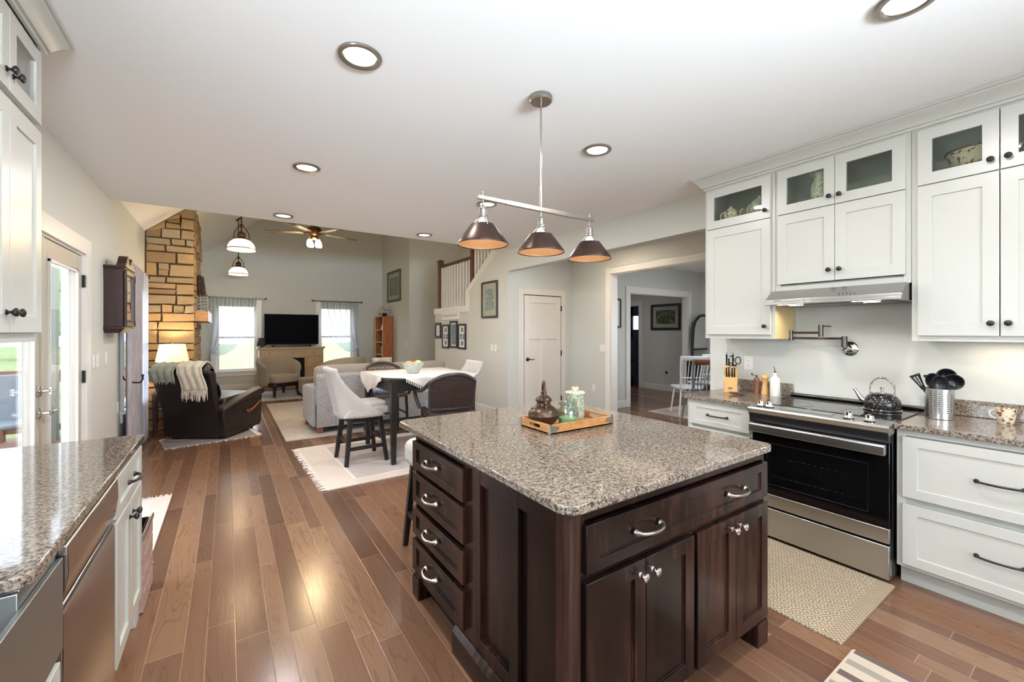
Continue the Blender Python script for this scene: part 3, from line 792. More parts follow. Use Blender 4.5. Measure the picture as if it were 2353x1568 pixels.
# front side
for (a0, a1) in ((.902, .918), (2.035, 2.055)): fr('Y', IY0, -1, a0, a1, .105, .884, -.020)
for (q0, q1) in ((.105, .128), (.652, .678), (.840, .884)): fr('Y', IY0, -1, .918, 2.035, q0, q1, -.020)
fr('Y', IY0, -1, 1.474, 1.498, .128, .652, -.020)
b.build('cabinet_body', M['espresso'], isl, bevel=.0015)
# corner post with softened edge
MB().prism(rounded_rect(IX0 - .004, IX0 + .05, IY0 - .004, IY0 + .05, [0, 0, .026, 0], 5), .02, .884, 'z').build('corner_post', M['espresso_post'], isl, bevel=.001)
# feet and plinth
for (x, y) in ((IX1 - .035, IY0 + .03), (IX0 + .03, IY1 - .03)):
    f = MB().box(x - .045, x + .045, y - .045, y + .045, 0, .105); f.box(x - .038, x + .038, y - .038, y + .038, .105, .118)
    f.build('foot', M['espresso'], isl, bevel=.003)
pl_ = MB().prism([(IX0 - .022, 0), (IX0 + .03, 0), (IX0 + .03, .12), (IX0 - .004, .12), (IX0 - .022, .095)], IY0 - .01, 1.70, 'y')
pl_.build('plinth', M['espresso'], isl, bevel=.001)
for (z0, z1) in ((0.700, .842), (.522, .678), (.349, .490), (.155, .318)):
    dr = shaker('X', IX0, -1, 1.593, 2.178, z0, z1, .024, .052, .010, fz=.034).build('drawer', M['espresso'], isl, bevel=.0015)
    arch_pull('X', IX0 - .024, -1, 1.93, (z0 + z1) / 2, .125, M['nickel'], dr, r=.0065, proj=.032)
dr = shaker('Y', IY0, -1, .91, 2.048, .680, .832, .021, .058, .008, fz=.036).build('drawer', M['espresso'], isl, bevel=.0015)
for x in (1.205, 1.785): arch_pull('Y', IY0 - .021, -1, x, .752, .130, M['nickel'], dr, r=.0065, proj=.032)
for i, (a0, a1) in enumerate(((.91, 1.189), (1.193, 1.474), (1.498, 1.774), (1.778, 2.050))):
    dd_ = shaker('Y', IY0, -1, a0, a1, .125, .652, .021, .055, .010).build('door', M['espresso'], isl, bevel=.0015)
    knob('Y', IY0 - .021, -1, a1 - .03 if i % 2 == 0 else a0 + .03, .605, M['chrome'], dd_, r=.0155)
top = MB().prism(rounded_rect(.815, 2.075, .915, 2.39, [.03, .05, .06, .05]), .884, .914, 'z')
o = top.build('granite_worktop', M['granite'], None, bevel=.005, seg=3)
tag(o, 'speckled brown granite slab with rounded corners on the island', 'worktop')

# ---- right run: base cabinets
FX = 3.136
def base_cab(name, label, a0, a1, drawers, doors=()):
    t = thing(name, label, 'base cabinet', ((FX + XR) / 2, (a0 + a1) / 2, 0))
    b = MB().box(FX + .02, XR - .003, a0, a1, .114, .884); b.box(FX + .075, XR - .003, a0, a1, 0, .114)
    fbx(b, 'X', FX, -1, a0, a0 + .038, .114, .884, -.02, 0); fbx(b, 'X', FX, -1, a1 - .038, a1, .114, .884, -.02, 0)
    fbx(b, 'X', FX, -1, a0 + .038, a1 - .038, .85, .884, -.02, 0); fbx(b, 'X', FX, -1, a0 + .038, a1 - .038, .114, .14, -.02, 0)
    b.build('cabinet_body', M['cab'], t, bevel=.001, merge=False)
    for (b0, b1, z0, z1, hy) in drawers:
        d = shaker('X', FX, -1, b0, b1, z0, z1, .019, .062, .008, fz=.052 if z1 - z0 > .2 else .034).build('drawer', M['cab'], t, bevel=.0015)
        arch_pull('X', FX - .019, -1, hy, (z0 + z1) / 2, .155, M['black'], d, r=.0055, proj=.026)
    for (b0, b1, z0, z1, ky) in doors:
        d = shaker('X', FX, -1, b0, b1, z0, z1, .019, .06, .008).build('door', M['cab'], t, bevel=.0015)
        knob('X', FX - .019, -1, ky, z1 - .06, M['black'], d)
    return t
base_cab('base_cabinet', 'white base cabinet with two deep drawers to the right of the range', -.20, .747, [(0.02, .72, .510, .845, .362), (0.02, .72, .136, .470, .362)])
base_cab('base_cabinet', 'white base cabinet with one drawer between range and dining opening', 1.522, 2.05, [(1.548, 2.03, .690, .860, 1.79)], [(1.548, 2.03, .14, .665, 1.60)])
for (a0, a1, lab, rr) in ((-.22, .752, 'granite worktop right of the range carrying the utensil holder', [0, 0, 0, 0]), (1.518, 2.075, 'granite worktop left of the range carrying the knife block', [0, .02, 0, 0])):
    w = MB().prism(rounded_rect(3.098, XR - .002, a0, a1, rr), .884, .914, 'z'); w.build
    w.box(XR - .022, XR - .002, a0 if a0 > 0 else a0, (a1 if a1 < 1 else 2.01), .914, 1.012)
    tag(w.build('granite_worktop', M['granite'], None, bevel=.003), lab, 'worktop')

# ---- upper cabinets on the right
UF = 3.416
def upper(name, label, a0, a1, z0, rows, side_mat=None, rail=True):
    t = thing(name, label, 'wall cabinet', ((UF + XR) / 2, (a0 + a1) / 2, z0))
    zt = ZC - .06; b = MB(); th = .018; zg0, zg1 = 2.30, 2.625
    b.box(UF + .0205, XR - .0125, a0, a0 + th, z0, zt); b.box(UF + .0205, XR - .0125, a1 - th, a1, z0, zt)
    b.box(UF + .0205, XR - .0125, a0 + th, a1 - th, z0 + .03, z0 + .05); b.box(UF + .0205, XR - .0125, a0 + th, a1 - th, 2.332, 2.350); b.box(UF + .0205, XR - .0125, a0 + th, a1 - th, 2.66, zt)
    b.box(XR - .012, XR - .003, a0, a1, z0, zt)
    # face frame
    fbx(b, 'X', UF, 1, a0, a0 + .036, z0, zt, 0, .02); fbx(b, 'X', UF, 1, a1 - .036, a1, z0, zt, 0, .02)
    for (q0, q1) in ((z0, z0 + .04), (2.275, 2.315), (2.60, zt)): fbx(b, 'X', UF, 1, a0 + .036, a1 - .036, q0, q1, 0, .02)
    b.build('cabinet_body', M['cab'], t, bevel=.001, merge=False)
    for (b0, b1, q0, q1, glass, ka, kz) in rows:
        d = shaker('X', UF, -1, b0, b1, q0, q1, .02, .062, .008, glass=glass, fz=.066 if glass else .07).build('door', M['cab'], t, bevel=.0015)
        if glass:
            MB().box(UF - .012, UF - .009, b0 + .055, b1 - .055, q0 + .055, q1 - .055).build('glass_pane', M['glass_dim'], d, smooth=False)
        knob('X', UF - .02, -1, ka, kz, M['black'], d, r=.0155)
    return t
upper('wall_cabinet', 'tall white wall cabinet with one glass pane beside the dining opening', 1.506, 2.066, 1.372,
      [(1.535, 2.042, 2.294, 2.620, True, 1.566, 2.352), (1.535, 2.042, 1.405, 2.288, False, 1.570, 1.47)])
upper('wall_cabinet', 'short white wall cabinet over the range hood with paired doors', .747, 1.504, 1.725,
      [(1.129, 1.485, 2.294, 2.620, True, 1.155, 2.35), (.770, 1.126, 2.294, 2.620, True, 1.098, 2.35), (1.129, 1.485, 1.777, 2.288, False, 1.158, 1.85), (.770, 1.126, 1.777, 2.288, False, 1.097, 1.85)])
upper('wall_cabinet', 'tall white wall cabinet with paired doors right of the hood', -.02, .745, 1.372,
      [(.396, .716, 2.294, 2.620, True, .425, 2.352), (.07, .392, 2.294, 2.620, True, .363, 2.352), (.396, .716, 1.405, 2.288, False, .425, 1.474), (.07, .392, 1.405, 2.288, False, .363, 1.474)])
# bare plywood side of the left cabinet, seen under the hood
tag(MB().box(UF + .005, XR - .01, 1.5045, 1.5058, 1.374, 1.715).build('cabinet_side_panel', M['birch'], None), 'bare pale plywood panel on the cabinet side under the hood', 'side panel')

# ---- range hood
hd = thing('range_hood', 'slim stainless steel range hood under the short wall cabinet', 'range hood', (3.45, 1.125, 1.60))
h = MB(); hz0, hz1 = 1.618, 1.724
h.prism([(3.245, hz0 + .018), (3.245, hz0 + .038), (3.335, hz1), (XR - .01, hz1), (XR - .01, hz0 + .018)], .752, 1.500, 'y')
h.prism([(3.230, hz0), (3.230, hz0 + .02), (XR - .01, hz0 + .02), (XR - .01, hz0)], .752, 1.500, 'y')
h.build('hood_shell', M['steel'], hd, bevel=.003)
MB().box(3.30, 3.68, .80, 1.45, hz0 - .004, hz0).build('filter', M['darknickel'], hd)
s = MB()
for y in (1.06, 1.04, 1.02, 1.00, .98): s.ball((3.262, y, hz0 + .058), .0035, n=8, m=6)
s.build('control_buttons', M['darknickel'], hd)
for y in (.93, 1.36): MB().box(3.236, 3.250, y - .055, y + .055, hz0 - .003, hz0 - .0005).build('light_strip', M['can_lens'], hd)
MB().box(3.2405, 3.2445, 1.40, 1.44, hz0 + .028, hz0 + .031).build('maker_mark', M['darknickel'], hd)

# ---- range
rg = thing('range', 'stainless steel slide-in electric range with black glass oven door', 'oven range', (3.40, 1.135, 0))
RY0, RY1 = .757, 1.513
b = MB().box(3.125, 3.70, RY0 + .004, RY1 - .004, .03, .900); b.build('body', M['plastic_b'], rg, bevel=.002)
c = MB().prism([(3.045, .845), (3.022, .893), (3.030, .905), (3.165, .9165), (3.165, .86)], RY0 - .004, RY1 + .004, 'y'); c.build('control_panel', M['steel'], rg, bevel=.0015)
c = MB().prism([(3.052, .800), (3.034, .862), (3.10, .862), (3.10, .800)], RY0 + .004, RY1 - .004, 'y'); c.build('vent_panel', M['plastic_b'], rg)
MB().box(3.166, 3.735, RY0 - .008, RY1 + .008, .9125, .9205).build('glass_cooktop', M['blackgloss'], rg, bevel=.002)
MB().tube([(3.715, RY0 - .008, .932), (3.715, RY1 + .008, .932)], .013, 12).build('rear_rail', M['darknickel'], rg)
for x, r_ in ((3.30, .105), (3.52, .08)):
    for y in (.95, 1.33):
        mb = MB(); mb.lathe([(r_, .0), (r_ + .003, .0006), (r_ + .003, .0), (r_, .0)], (x, y, .9206), 40, caps=False); mb.build('burner_ring', M['darknickel'], rg)
# door and drawer
d = MB().box(3.075, 3.125, RY0 + .006, RY1 - .006, .316, .795); door = d.build('oven_door', M['blackgloss'], rg, bevel=.003)
MB().box(3.072, 3.10, RY0 + .006, RY1 - .006, .232, .316).build('door_steel_strip', M['steel'], door, bevel=.003)
wf = MB(); wy0, wy1, wz0, wz1 = .86, 1.41, .385, .665
wf.tube([(3.0745, wy0, wz0), (3.0745, wy1, wz0), (3.0745, wy1, wz1), (3.0745, wy0, wz1)], .0012, 6, closed=True)
wf.build('window_outline', plain('dim_window_line', (52, 50, 50), 0.4), door)
rk = MB()
for z in (.575, .445):
    rk.tube([(3.0742, wy0 + .03, z), (3.0742, wy1 - .03, z)], .0011, 6)
    for i in range(9): rk.ball((3.0742, wy0 + .12 + i * .035, z + .003), .0028, n=6, m=5)
rk.build('oven_rack', M['darknickel'], door)
hb = MB().prism([(3.008, .738), (3.008, .790), (3.018, .799), (3.045, .799), (3.045, .738)], RY0 + .012, RY1 - .012, 'y')
hb.build('handle', M['steel'], door, bevel=.004, seg=3)
hp = MB()
for y in (RY0 + .03, RY1 - .03): hp.box(3.04, 3.08, y - .012, y + .012, .748, .785)
hp.build('handle_mount', M['darknickel'], door, bevel=.002)
lg = MB(); lg.lathe([(.0165, 0), (.0165, -.0022), (.0135, -.003), (.0135, -.0018), (.0001, -.0018)], (3.072, 1.125, .274), 28, 'x')
lg.tube([(3.0695, 1.125 + .009 * math.cos(a) * (1 if a < 4 else .6), .274 + .008 * math.sin(a)) for a in [i * .45 for i in range(13)]], .0009, 6)
lg.tube([(3.0695, 1.129, .266), (3.0695, 1.126, .274), (3.0695, 1.121, .270), (3.0695, 1.118, .276)], .0009, 6)
lg.build('round_emblem', M['nickel'], door)
MB().box(3.070, 3.125, RY0 + .006, RY1 - .006, .030, .220).build('storage_drawer', M['steel'], rg, bevel=.004)
MB().box(3.14, 3.68, RY0 + .03, RY1 - .03, 0, .03).build('base', M['plastic_b'], rg)
for y in (.855, .955, 1.40, 1.455):
    k = MB(); cx = 3.088; k.lathe([(.028, 0), (.029, .005), (.024, .008), (.022, .011), (.020, .030), (.0001, .031)], (cx, y, .912), 20)
    k.box(cx - .022, cx + .022, y - .005, y + .005, .928, .950)
    k.build('control_knob', M['chrome'], rg, bevel=.001)
dp = MB().prism([(3.075, .9075), (3.075, .9115), (3.150, .9175), (3.150, .9140)], 1.04, 1.33, 'y'); dp.build('touch_display', plain('grey_display_glass', (120, 122, 118), .12), rg)

# ---- pot filler on the wall
pf = thing('pot_filler', 'black jointed pot filler tap with chrome wall flange above the range', 'tap', (XR, 1.15, 1.28))
mb = MB(); mb.lathe([(.052, 0), (.052, -.006), (.044, -.014), (.022, -.018), (.018, -.05), (.0001, -.052)], (XR, 1.150, 1.305), 28, 'x'); mb.build('wall_flange', M['chrome'], pf)
a_ = MB(); jx = XR - .06
a_.cyl((jx, 1.165, 1.315), (jx, 1.165, 1.395), .018)
a_.cyl((jx, 1.165, 1.378), (jx - .03, 1.50, 1.378), .008); a_.cyl((jx - .03, 1.50, 1.360), (jx - .03, 1.50, 1.440), .016)
a_.cyl((jx - .03, 1.50, 1.42), (jx - .10, 1.275, 1.42), .008); a_.cyl((jx - .10, 1.275, 1.392), (jx - .10, 1.275, 1.478), .016)
a_.tube([(jx - .10, 1.275, 1.465), (jx - .115, 1.24, 1.468), (jx - .12, 1.205, 1.466)], .004)
a_.cyl((jx, 1.165, 1.305), (XR - .01, 1.155, 1.305), .010)
a_.build('arm', M['darknickel'], pf)

# ---- plates on walls
def plate(pl, p, sg, a, z, w, h, label, kind='outlet', gang=1):
    t = thing('wall_outlet' if kind == 'outlet' else 'light_switch', label, 'outlet' if kind == 'outlet' else 'switch', P3(pl, p, sg, a, z - h / 2, 0))
    mb = MB(); fbx(mb, pl, p, sg, a - w / 2, a + w / 2, z - h / 2, z + h / 2, 0.0005, .006); mb.build('cover_plate', M['plastic_w'], t, bevel=.002)
    for g_ in range(gang):
        ga = a - w / 2 + w * (g_ + .5) / gang
        if kind == 'outlet':
            s = MB()
            for dz in (.02, -.02):
                for da in (-.006, .006): fbx(s, pl, p, sg, ga + da - .001, ga + da + .001, z + dz - .004, z + dz + .004, .0058, .0064)
            s.build('socket_slots', M['frame_k'], t)
        else:
            s = MB(); fbx(s, pl, p, sg, ga - .005, ga + .005, z - .011, z + .011, .006, .011); s.build('toggle', M['plastic_w'], t, bevel=.001)
    return t
plate('X', XR, -1, 1.868, 1.155, .075, .118, 'white outlet on the wall behind the pepper mills')
plate('X', XR, -1, 6.08 - .06, 1.15, .075, .118, 'white switch plate on the stair wall, nearer the pantry', 'switch')
plate('X', XR, -1, 6.08 + .06, 1.15, .075, .118, 'white switch plate on the stair wall, farther from the pantry', 'switch')
plate('X', XR, -1, 10.30, 1.10, .075, .118, 'small switch on the living room wall past the bookshelf', 'switch')
plate('X', 5.114, -1, 4.885, 1.150, .115, .118, 'white double switch left of the dining opening', 'switch', 2)
plate('X', 5.114, -1, 5.09, .475, .075, .118, 'white low outlet on wall between pantry and dining opening')
plate('X', XL, 1, 5.10, 1.165, .078, .12, 'switch plate nearest the patio door', 'switch')
plate('X', XL, 1, 5.235, 1.165, .078, .12, 'second switch plate beside the patio door', 'switch')
plate('X', XL, 1, 5.56, 1.175, .075, .12, 'narrow switch plate under the wall clock', 'switch')
plate('X', XL, 1, 6.10, .62, .075, .12, 'low outlet under the wall clock')
po = plate('X', 8.75, -1, 6.22, .42, .075, .12, 'outlet with a dark plug on the grey hall wall')
MB().box(8.70, 8.744, 6.24, 6.29, .42, .47).build('plug', M['frame_k'], po, bevel=.004)

# ================================================================ left run
LX = -.372
lw = MB().prism(rounded_rect(XL + .004, -.345, 1.31, 2.79, [.02, 0, 0, .035]), .884, .914, 'z')
lw.box(XL + .004, -.86, .50, 1.31, .884, .914); lw.box(XL + .004, -.345, -1.2, .50, .884, .914)
tag(lw.build('granite_worktop', M['granite'], None, bevel=.005, seg=3), 'granite worktop along the patio door wall over the dishwasher', 'worktop')
lc = thing('base_cabinet', 'cream base cabinet with drawer and two narrow doors at counter end', 'base cabinet', (-.66, 2.47, 0))
b = MB().box(XL + .004, LX, 2.175, 2.765, .114, .884); b.box(XL + .004, LX - .05, 2.175, 2.73, 0, .114)
b.build('cabinet_body', M['cab'], lc, bevel=.002)
f = MB().box(LX - .06, LX + .006, 2.69, 2.775, 0, .13); f.box(LX - .05, LX + .0, 2.70, 2.77, .13, .15); f.build('foot', M['cab'], lc, bevel=.004)
d = shaker('X', LX, 1, 2.19, 2.755, .705, .865, .02, .062, .009, fz=.038).build('drawer', M['cab'], lc, bevel=.002)
arch_pull('X', LX + .02, 1, 2.47, .785, .13, M['black'], d, r=.006, proj=.03)
for (a0, a1, ka) in ((2.19, 2.47, 2.437), (2.476, 2.755, 2.51)):
    d = shaker('X', LX, 1, a0, a1, .125, .690, .02, .055, .010).build('door', M['cab'], lc, bevel=.002); knob('X', LX + .02, 1, ka, .625, M['black'], d, r=.0155)
dw = thing('dishwasher', 'stainless steel dishwasher under the left granite worktop', 'dishwasher', (-.66, 1.86, 0))
MB().box(XL + .03, LX - .01, 1.555, 2.168, .05, .880).build('body', M['darknickel'], dw)
g = MB().prism([(LX - .01, .105), (LX + .018, .105), (LX + .018, .690), (LX + .010, .705), (LX - .01, .705)], 1.558, 2.165, 'y'); g.build('door_panel', M['steelv'], dw, bevel=.003)
g = MB().prism([(LX - .01, .710), (LX + .006, .710), (LX + .020, .735), (LX + .028, .80), (LX + .026, .868), (LX + .015, .874), (LX - .01, .874)], 1.558, 2.165, 'y'); g.build('control_fascia', M['steelv'], dw, bevel=.002, angle=50)
MB().box(LX + .0265, LX + .0275, 1.93, 1.975, .805, .818).build('maker_mark', M['darknickel'], dw)
MB().box(XL + .05, LX - .06, 1.57, 2.15, 0, .05).build('toe_panel', M['plastic_b'], dw)
# farmhouse sink
sk_ = thing('apron_sink', 'stainless steel apron-front sink at the end of the left worktop', 'sink', (-.63, .90, .61))
s = MB(); sx0, sx1, sy0, sy1 = -.855, -.352, .50, 1.305
s.box(sx1 - .012, sx1, sy0, sy1 + .246, .61, .846)                       # apron
s.box(sx0, sx1 - .0125, sy1 + .016, sy1 + .240, .61, .8835)
s.box(sx0, sx1 - .012, sy0, sy0 + .012, .64, .878); s.box(sx0, sx1 - .012, sy1 + .003, sy1 + .015, .64, .880); s.box(sx0, sx0 + .012, sy0, sy1, .64, .878)
s.box(sx0, sx1, sy0, sy1, .63, .642)
s.build('basin', M['basin'], sk_, bevel=.002, merge=False)
sb = thing('base_cabinet', 'cream base cabinet below the apron sink', 'base cabinet', (-.66, 1.02, 0))
b = MB().box(XL + .004, LX, .50, 1.545, .114, .605); b.box(XL + .004, LX - .05, .5, 1.545, 0, .114); b.build('cabinet_body', M['cab'], sb, bevel=.002)
for (a0, a1, ka) in ((.52, 1.01, .97), (1.02, 1.53, 1.06)):
    d = shaker('X', LX, 1, a0, a1, .125, .59, .02, .055, .010).build('door', M['cab'], sb, bevel=.002); knob('X', LX + .02, 1, ka, .52, M['black'], d)
# upper cabinets, left
ul = thing('wall_cabinet', 'white wall cabinet with glass upper doors left of the patio door', 'wall cabinet', (-.82, 2.1, 1.39))
UX = -.685; a0, a1 = 1.30, 2.65
b = MB(); zt = ZC - .06
b.box(XL + .0125, UX - .0205, a1 - .018, a1, 1.387, zt); b.box(XL + .0125, UX - .0205, a0, a0 + .018, 1.387, zt); b.box(XL + .0125, UX - .0205, a0 + .018, a1 - .018, 1.425, 1.445); b.box(XL + .0125, UX - .0205, a0 + .018, a1 - .018, 2.29, 2.307); b.box(XL + .0125, UX - .0205, a0 + .018, a1 - .018, 2.66, zt); b.box(XL + .002, XL + .012, a0, a1, 1.43, zt)
fbx(b, 'X', UX, 1, a0, a1 - .03, 2.285, 2.32, -.02, 0); fbx(b, 'X', UX, 1, a0, a1 - .03, 2.60, zt, -.02, 0); fbx(b, 'X', UX, 1, a0, a1 - .03, 1.387, 1.43, -.02, -.0); fbx(b, 'X', UX, 1, a1 - .03, a1, 1.387, zt, -.02, 0)
b.build('cabinet_body', M['cab'], ul, bevel=.001, merge=False)
for (b0, b1, ka) in ((2.322, 2.642, 2.35), (1.99, 2.318, 2.29), (1.66, 1.985, 1.69), (1.325, 1.655, 1.63)):
    d = shaker('X', UX, 1, b0, b1, 2.318, 2.625, .02, .062, .008, glass=True, fz=.062).build('door', M['cab'], ul, bevel=.0015)
    MB().box(UX + .009, UX + .012, b0 + .055, b1 - .055, 2.37, 2.57).build('glass_pane', M['glass'], d, smooth=False)
    knob('X', UX + .02, 1, ka, 2.385, M['black'], d, r=.0165)
    d = shaker('X', UX, 1, b0, b1, 1.425, 2.285, .02, .062, .008, fz=.07).build('door', M['cab'], ul, bevel=.0015)
    knob('X', UX + .02, 1, ka, 1.50, M['black'], d, r=.0165)
# wooden crate at the cabinet's end
cr = thing('wooden_crate', 'whitewashed wooden crate lined in black at the counter end', 'crate', (-.465, 2.96, 0))
c = MB()
for i in range(4):
    z = .01 + i * .095; c.box(-.62, -.365, 2.80, 2.812, z, z + .085); c.box(-.62, -.365, 3.118, 3.13, z, z + .085); c.box(-.365, -.353, 2.80, 3.13, z, z + .085); c.box(-.632, -.62, 2.80, 3.13, z, z + .085)
c.box(-.62, -.365, 2.812, 3.118, .0, .012); c.build('slats', M['crate'], cr, bevel=.001)
MB().box(-.355, -.348, 2.795, 3.135, .375, .395).box(-.635, -.35, 2.79, 2.80, .375, .395).build('top_edging', M['nickel'], cr)
li = MB(); li.box(-.615, -.37, 2.815, 3.115, .02, .03)
for q in ((-.615, -.612, 2.815, 3.115), (-.373, -.37, 2.815, 3.115), (-.615, -.37, 2.815, 2.818), (-.615, -.37, 3.112, 3.115)): li.box(*q, .03, .385)
li.build('liner', M['plastic_b'], cr)
# ================================================================ things on the island
WT = 0.914
def LP(ox, oy, rz): return Matrix.Translation((ox, oy, 0)) @ Matrix.Rotation(rz, 4, 'Z')
tr = thing('serving_tray', 'wooden serving tray with metal corner brackets on the island', 'tray', (1.545, 1.745, WT), R(0))
L2, W2, th = .222, .130, .011
t = MB(local=True); t.box(-L2, L2, -W2, W2, .002, .010); t.build('tray_base', M['traywood'], tr)
t = MB(local=True); t.box(-L2, L2, -W2, -W2 + th, .002, .050); t.box(-L2, L2, W2 - th, W2, .002, .050)
for sx in (-1, 1):
    x0, x1 = sorted((sx * L2, sx * (L2 - th)))
    t.box(x0, x1, -W2, W2, .002, .020); t.box(x0, x1, -W2, W2, .038, .050); t.box(x0, x1, -W2, -.045, .02, .038); t.box(x0, x1, .045, W2, .02, .038)
t.build('tray_sides', M['traywood'], tr, bevel=.001, merge=False)
for sx in (-1, 1):
    for sy in (-1, 1):
        t = MB(local=True); x0, x1 = sorted((sx * L2, sx * (L2 + .002))); y0, y1 = sorted((sy * W2, sy * (W2 - .016)))
        t.box(x0, x1, y0, y1, .004, .052)
        ya, yb = sorted((sy * W2, sy * (W2 + .002))); e = sx * (L2 + .002)
        t.prism([(e, .006), (e, .048), (e - sx * .055, .038), (e - sx * .06, .028), (e - sx * .055, .022)], ya, yb, 'y')
        t.ball((sx * (L2 + .002), sy * (W2 - .008), .015), .0025, n=8, m=5); t.ball((sx * (L2 + .002), sy * (W2 - .008), .04), .0025, n=8, m=5)
        t.build('corner_bracket', M['nickel'], tr)
tp = thing('teapot', 'squat aged copper pot with tall bail handle on the tray', 'pot', (1.400, 1.765, WT + .010))
b = MB(local=True)
b.lathe([(.0001, 0), (.045, 0), (.052, .012), (.066, .028), (.080, .048), (.0845, .062), (.0838, .064), (.080, .076), (.068, .094), (.050, .106), (.040, .112), (.036, .122), (.038, .132), (.046, .138), (.046, .142), (.036, .144), (.0001, .144)], n=44)
b.build('pot_body', M['copper'], tp)
b = MB(local=True); b.lathe([(.0435, .142), (.040, .150), (.026, .160), (.016, .166), (.013, .172), (.017, .178), (.012, .186), (.0001, .190)], n=32); b.build('lid', M['copper'], tp)
b = MB(local=True); pts = []
for i in range(21):
    a = PI * (i / 20) * 1.16 - PI * .08; pts.append((.000 + .006 * math.cos(a), .046 * math.cos(a), .165 + .072 * math.sin(a)))
b.tube([(0, .049, .120)] + pts + [(0, -.049, .120)], .0065, 12)
for sy in (-1, 1):
    b.ball((0, sy * .050, .128), .011, n=10, m=8); b.ball((0, sy * .052, .112), .009, n=10, m=8); b.tube([(0, sy * .052, .115), (0, sy * .060, .095)], [.008, .005], 8)
o = b.build('bail_handle', M['copper'], tp); 
o = b  # noqa
for ch in tp.children:
    pass
tp.rotation_euler = (0, 0, R(-24)); WM[tp] = Matrix.Translation(tp.location) @ Matrix.Rotation(R(-24), 4, 'Z')
cj = thing('candle_jar', 'glass jar with green candle wax on the tray', 'candle', (1.520, 1.705, WT + .010))
b = MB(local=True); prof = [(.0001, 0), (.051, 0), (.055, .006), (.056, .064), (.055, .090), (.047, .104), (.046, .110), (.051, .116), (.051, .128), (.048, .129)]
b.lathe(prof + [(r_ - .003, h) for r_, h in prof[::-1] if r_ > .01 and h > 0] + [(.0001, .004)], n=36, caps=False); b.build('jar', M['glass_jar'], cj)
b = MB(local=True); b.lathe([(.0001, .005), (.0505, .005), (.0520, .042), (.048, .044), (.0001, .043)], n=36); b.build('wax', M['candle'], cj)
cn = thing('canister', 'green spatterware canister with beaded lid on the tray', 'canister', (1.635, 1.775, WT + .010))
b = MB(local=True); b.lathe([(.0001, 0), (.050, 0), (.053, .004), (.054, .148), (.055, .154), (.051, .158), (.0001, .158)], n=40); b.build('canister_body', M['spatter_g'], cn)
b = MB(local=True); b.lathe([(.056, .156), (.057, .161), (.050, .166), (.012, .168), (.0001, .168)], n=40); ld = b.build('lid', M['transfer_g'], cn)
b = MB(local=True)
for i in range(4): b.ball((.010 * math.cos(i * PI / 2 + .6), .010 * math.sin(i * PI / 2 + .6), .175 + (i % 2) * .007), .0115, n=12, m=8)
b.build('bead_knob', M['bead'], ld)
cu = thing('wooden_beads', 'small coil of wooden beads in the tray corner', 'beads', (1.70, 1.80, WT + .010)); b = MB(local=True)
for i in range(12): b.ball((.024 * math.cos(i * PI / 6), .02 * math.sin(i * PI / 6), .008), .0075, n=10, m=6)
b.build('beads', M['copper'], cu)

# ================================================================ things by the range
kb = thing('knife_block', 'pale wood knife block at the left end of the counter', 'knife block', (3.56, 1.925, WT), R(28))
b = MB(local=True)
b.prism([(-.085, 0), (.06, 0), (.085, .20), (.04, .235), (-.02, .165), (-.06, .118), (-.085, .118)], -.052, .052, 'y'); b.build('block', M['beech'], kb, bevel=.003)
b = MB(local=True); b.lathe([(.0001, -.0862), (.018, -.0862), (.018, -.0852)], (0, 0, .040), 24, 'x', caps=False)
b.xf(Matrix.Translation((0, 0, .04)) @ Matrix.Diagonal((1, 1, .4, 1)) @ Matrix.Translation((0, 0, -.04))); b.build('oval_mark', M['rosewood'], kb)
def knife(lx, ly, z0, length, r_, lab, top=True):
    t = thing('kitchen_knife', lab, 'knife', (0, 0, 0)); m = Matrix.Translation(kb.location) @ Matrix.Rotation(R(28), 4, 'Z')
    b = MB(); d = Vector((-.32, 0, .95)).normalized(); p = Vector((lx, ly, z0)); q = p + d * length
    b.bar(p - d * .05, q, r_ * 1.5, r_ * 2.2); b.xf(m); b.v = b.v
    t.location = m @ p; WM[t] = Matrix.Translation(t.location)
    b.build('handle', M['plastic_b'], t, bevel=.003)
    e = MB(); e.ball(q, r_ * 1.15, n=12, m=8); e.xf(m); e.build('butt_cap', M['chrome'], t)
for a in ((.045, .030, .215, .115, .009, 'black knife handle, tallest at the left of the block'), (.020, .012, .20, .095, .0085, 'black knife handle behind the front left knife'), (.035, -.018, .22, .11, .009, 'black knife handle behind the scissors'),
          (-.045, .030, .135, .085, .0075, 'front row knife, first from the left'), (-.045, .012, .135, .090, .0075, 'front row knife, second from the left'), (-.045, -.012, .135, .085, .0075, 'front row knife, third from the left'), (-.045, -.030, .135, .085, .0075, 'front row knife, fourth from the left')): knife(*a)
sc_ = thing('kitchen_scissors', 'black-handled kitchen scissors in the knife block', 'scissors', (3.58, 1.90, WT + .18))
m = Matrix.Translation(kb.location) @ Matrix.Rotation(R(28), 4, 'Z'); b = MB()
for s_, zc in ((1, .275), (-1, .270)):
    b.tube([(-.005 + .004 * s_, -.03 + s_ * .026 + .020 * math.cos(i * PI / 10), zc + .030 * math.sin(i * PI / 10)) for i in range(20)], .0045, 8, closed=True)
    b.tube([(-.005, -.03 + s_ * .018, zc - .026), (.0, -.03, .215), (.01, -.03, .18)], .005, 8)
b.xf(m); b.build('handles', M['plastic_b'], sc_)
pm = thing('pepper_mill', 'twisted reddish wood pepper mill with crank', 'pepper mill', (3.63, 1.745, WT))
b = MB(local=True)
def tw(u, v):
    a = 2 * PI * u; z = .132 * v; r_ = .023 - .006 * math.sin(PI * min(1, v * 1.05)) + (-.008 * max(0, v - .85) / .15); tws = a + v * 1.6
    r_ *= 1 + .10 * math.cos(2 * (a - v * 2.6)); return (r_ * math.cos(a), r_ * math.sin(a), z)
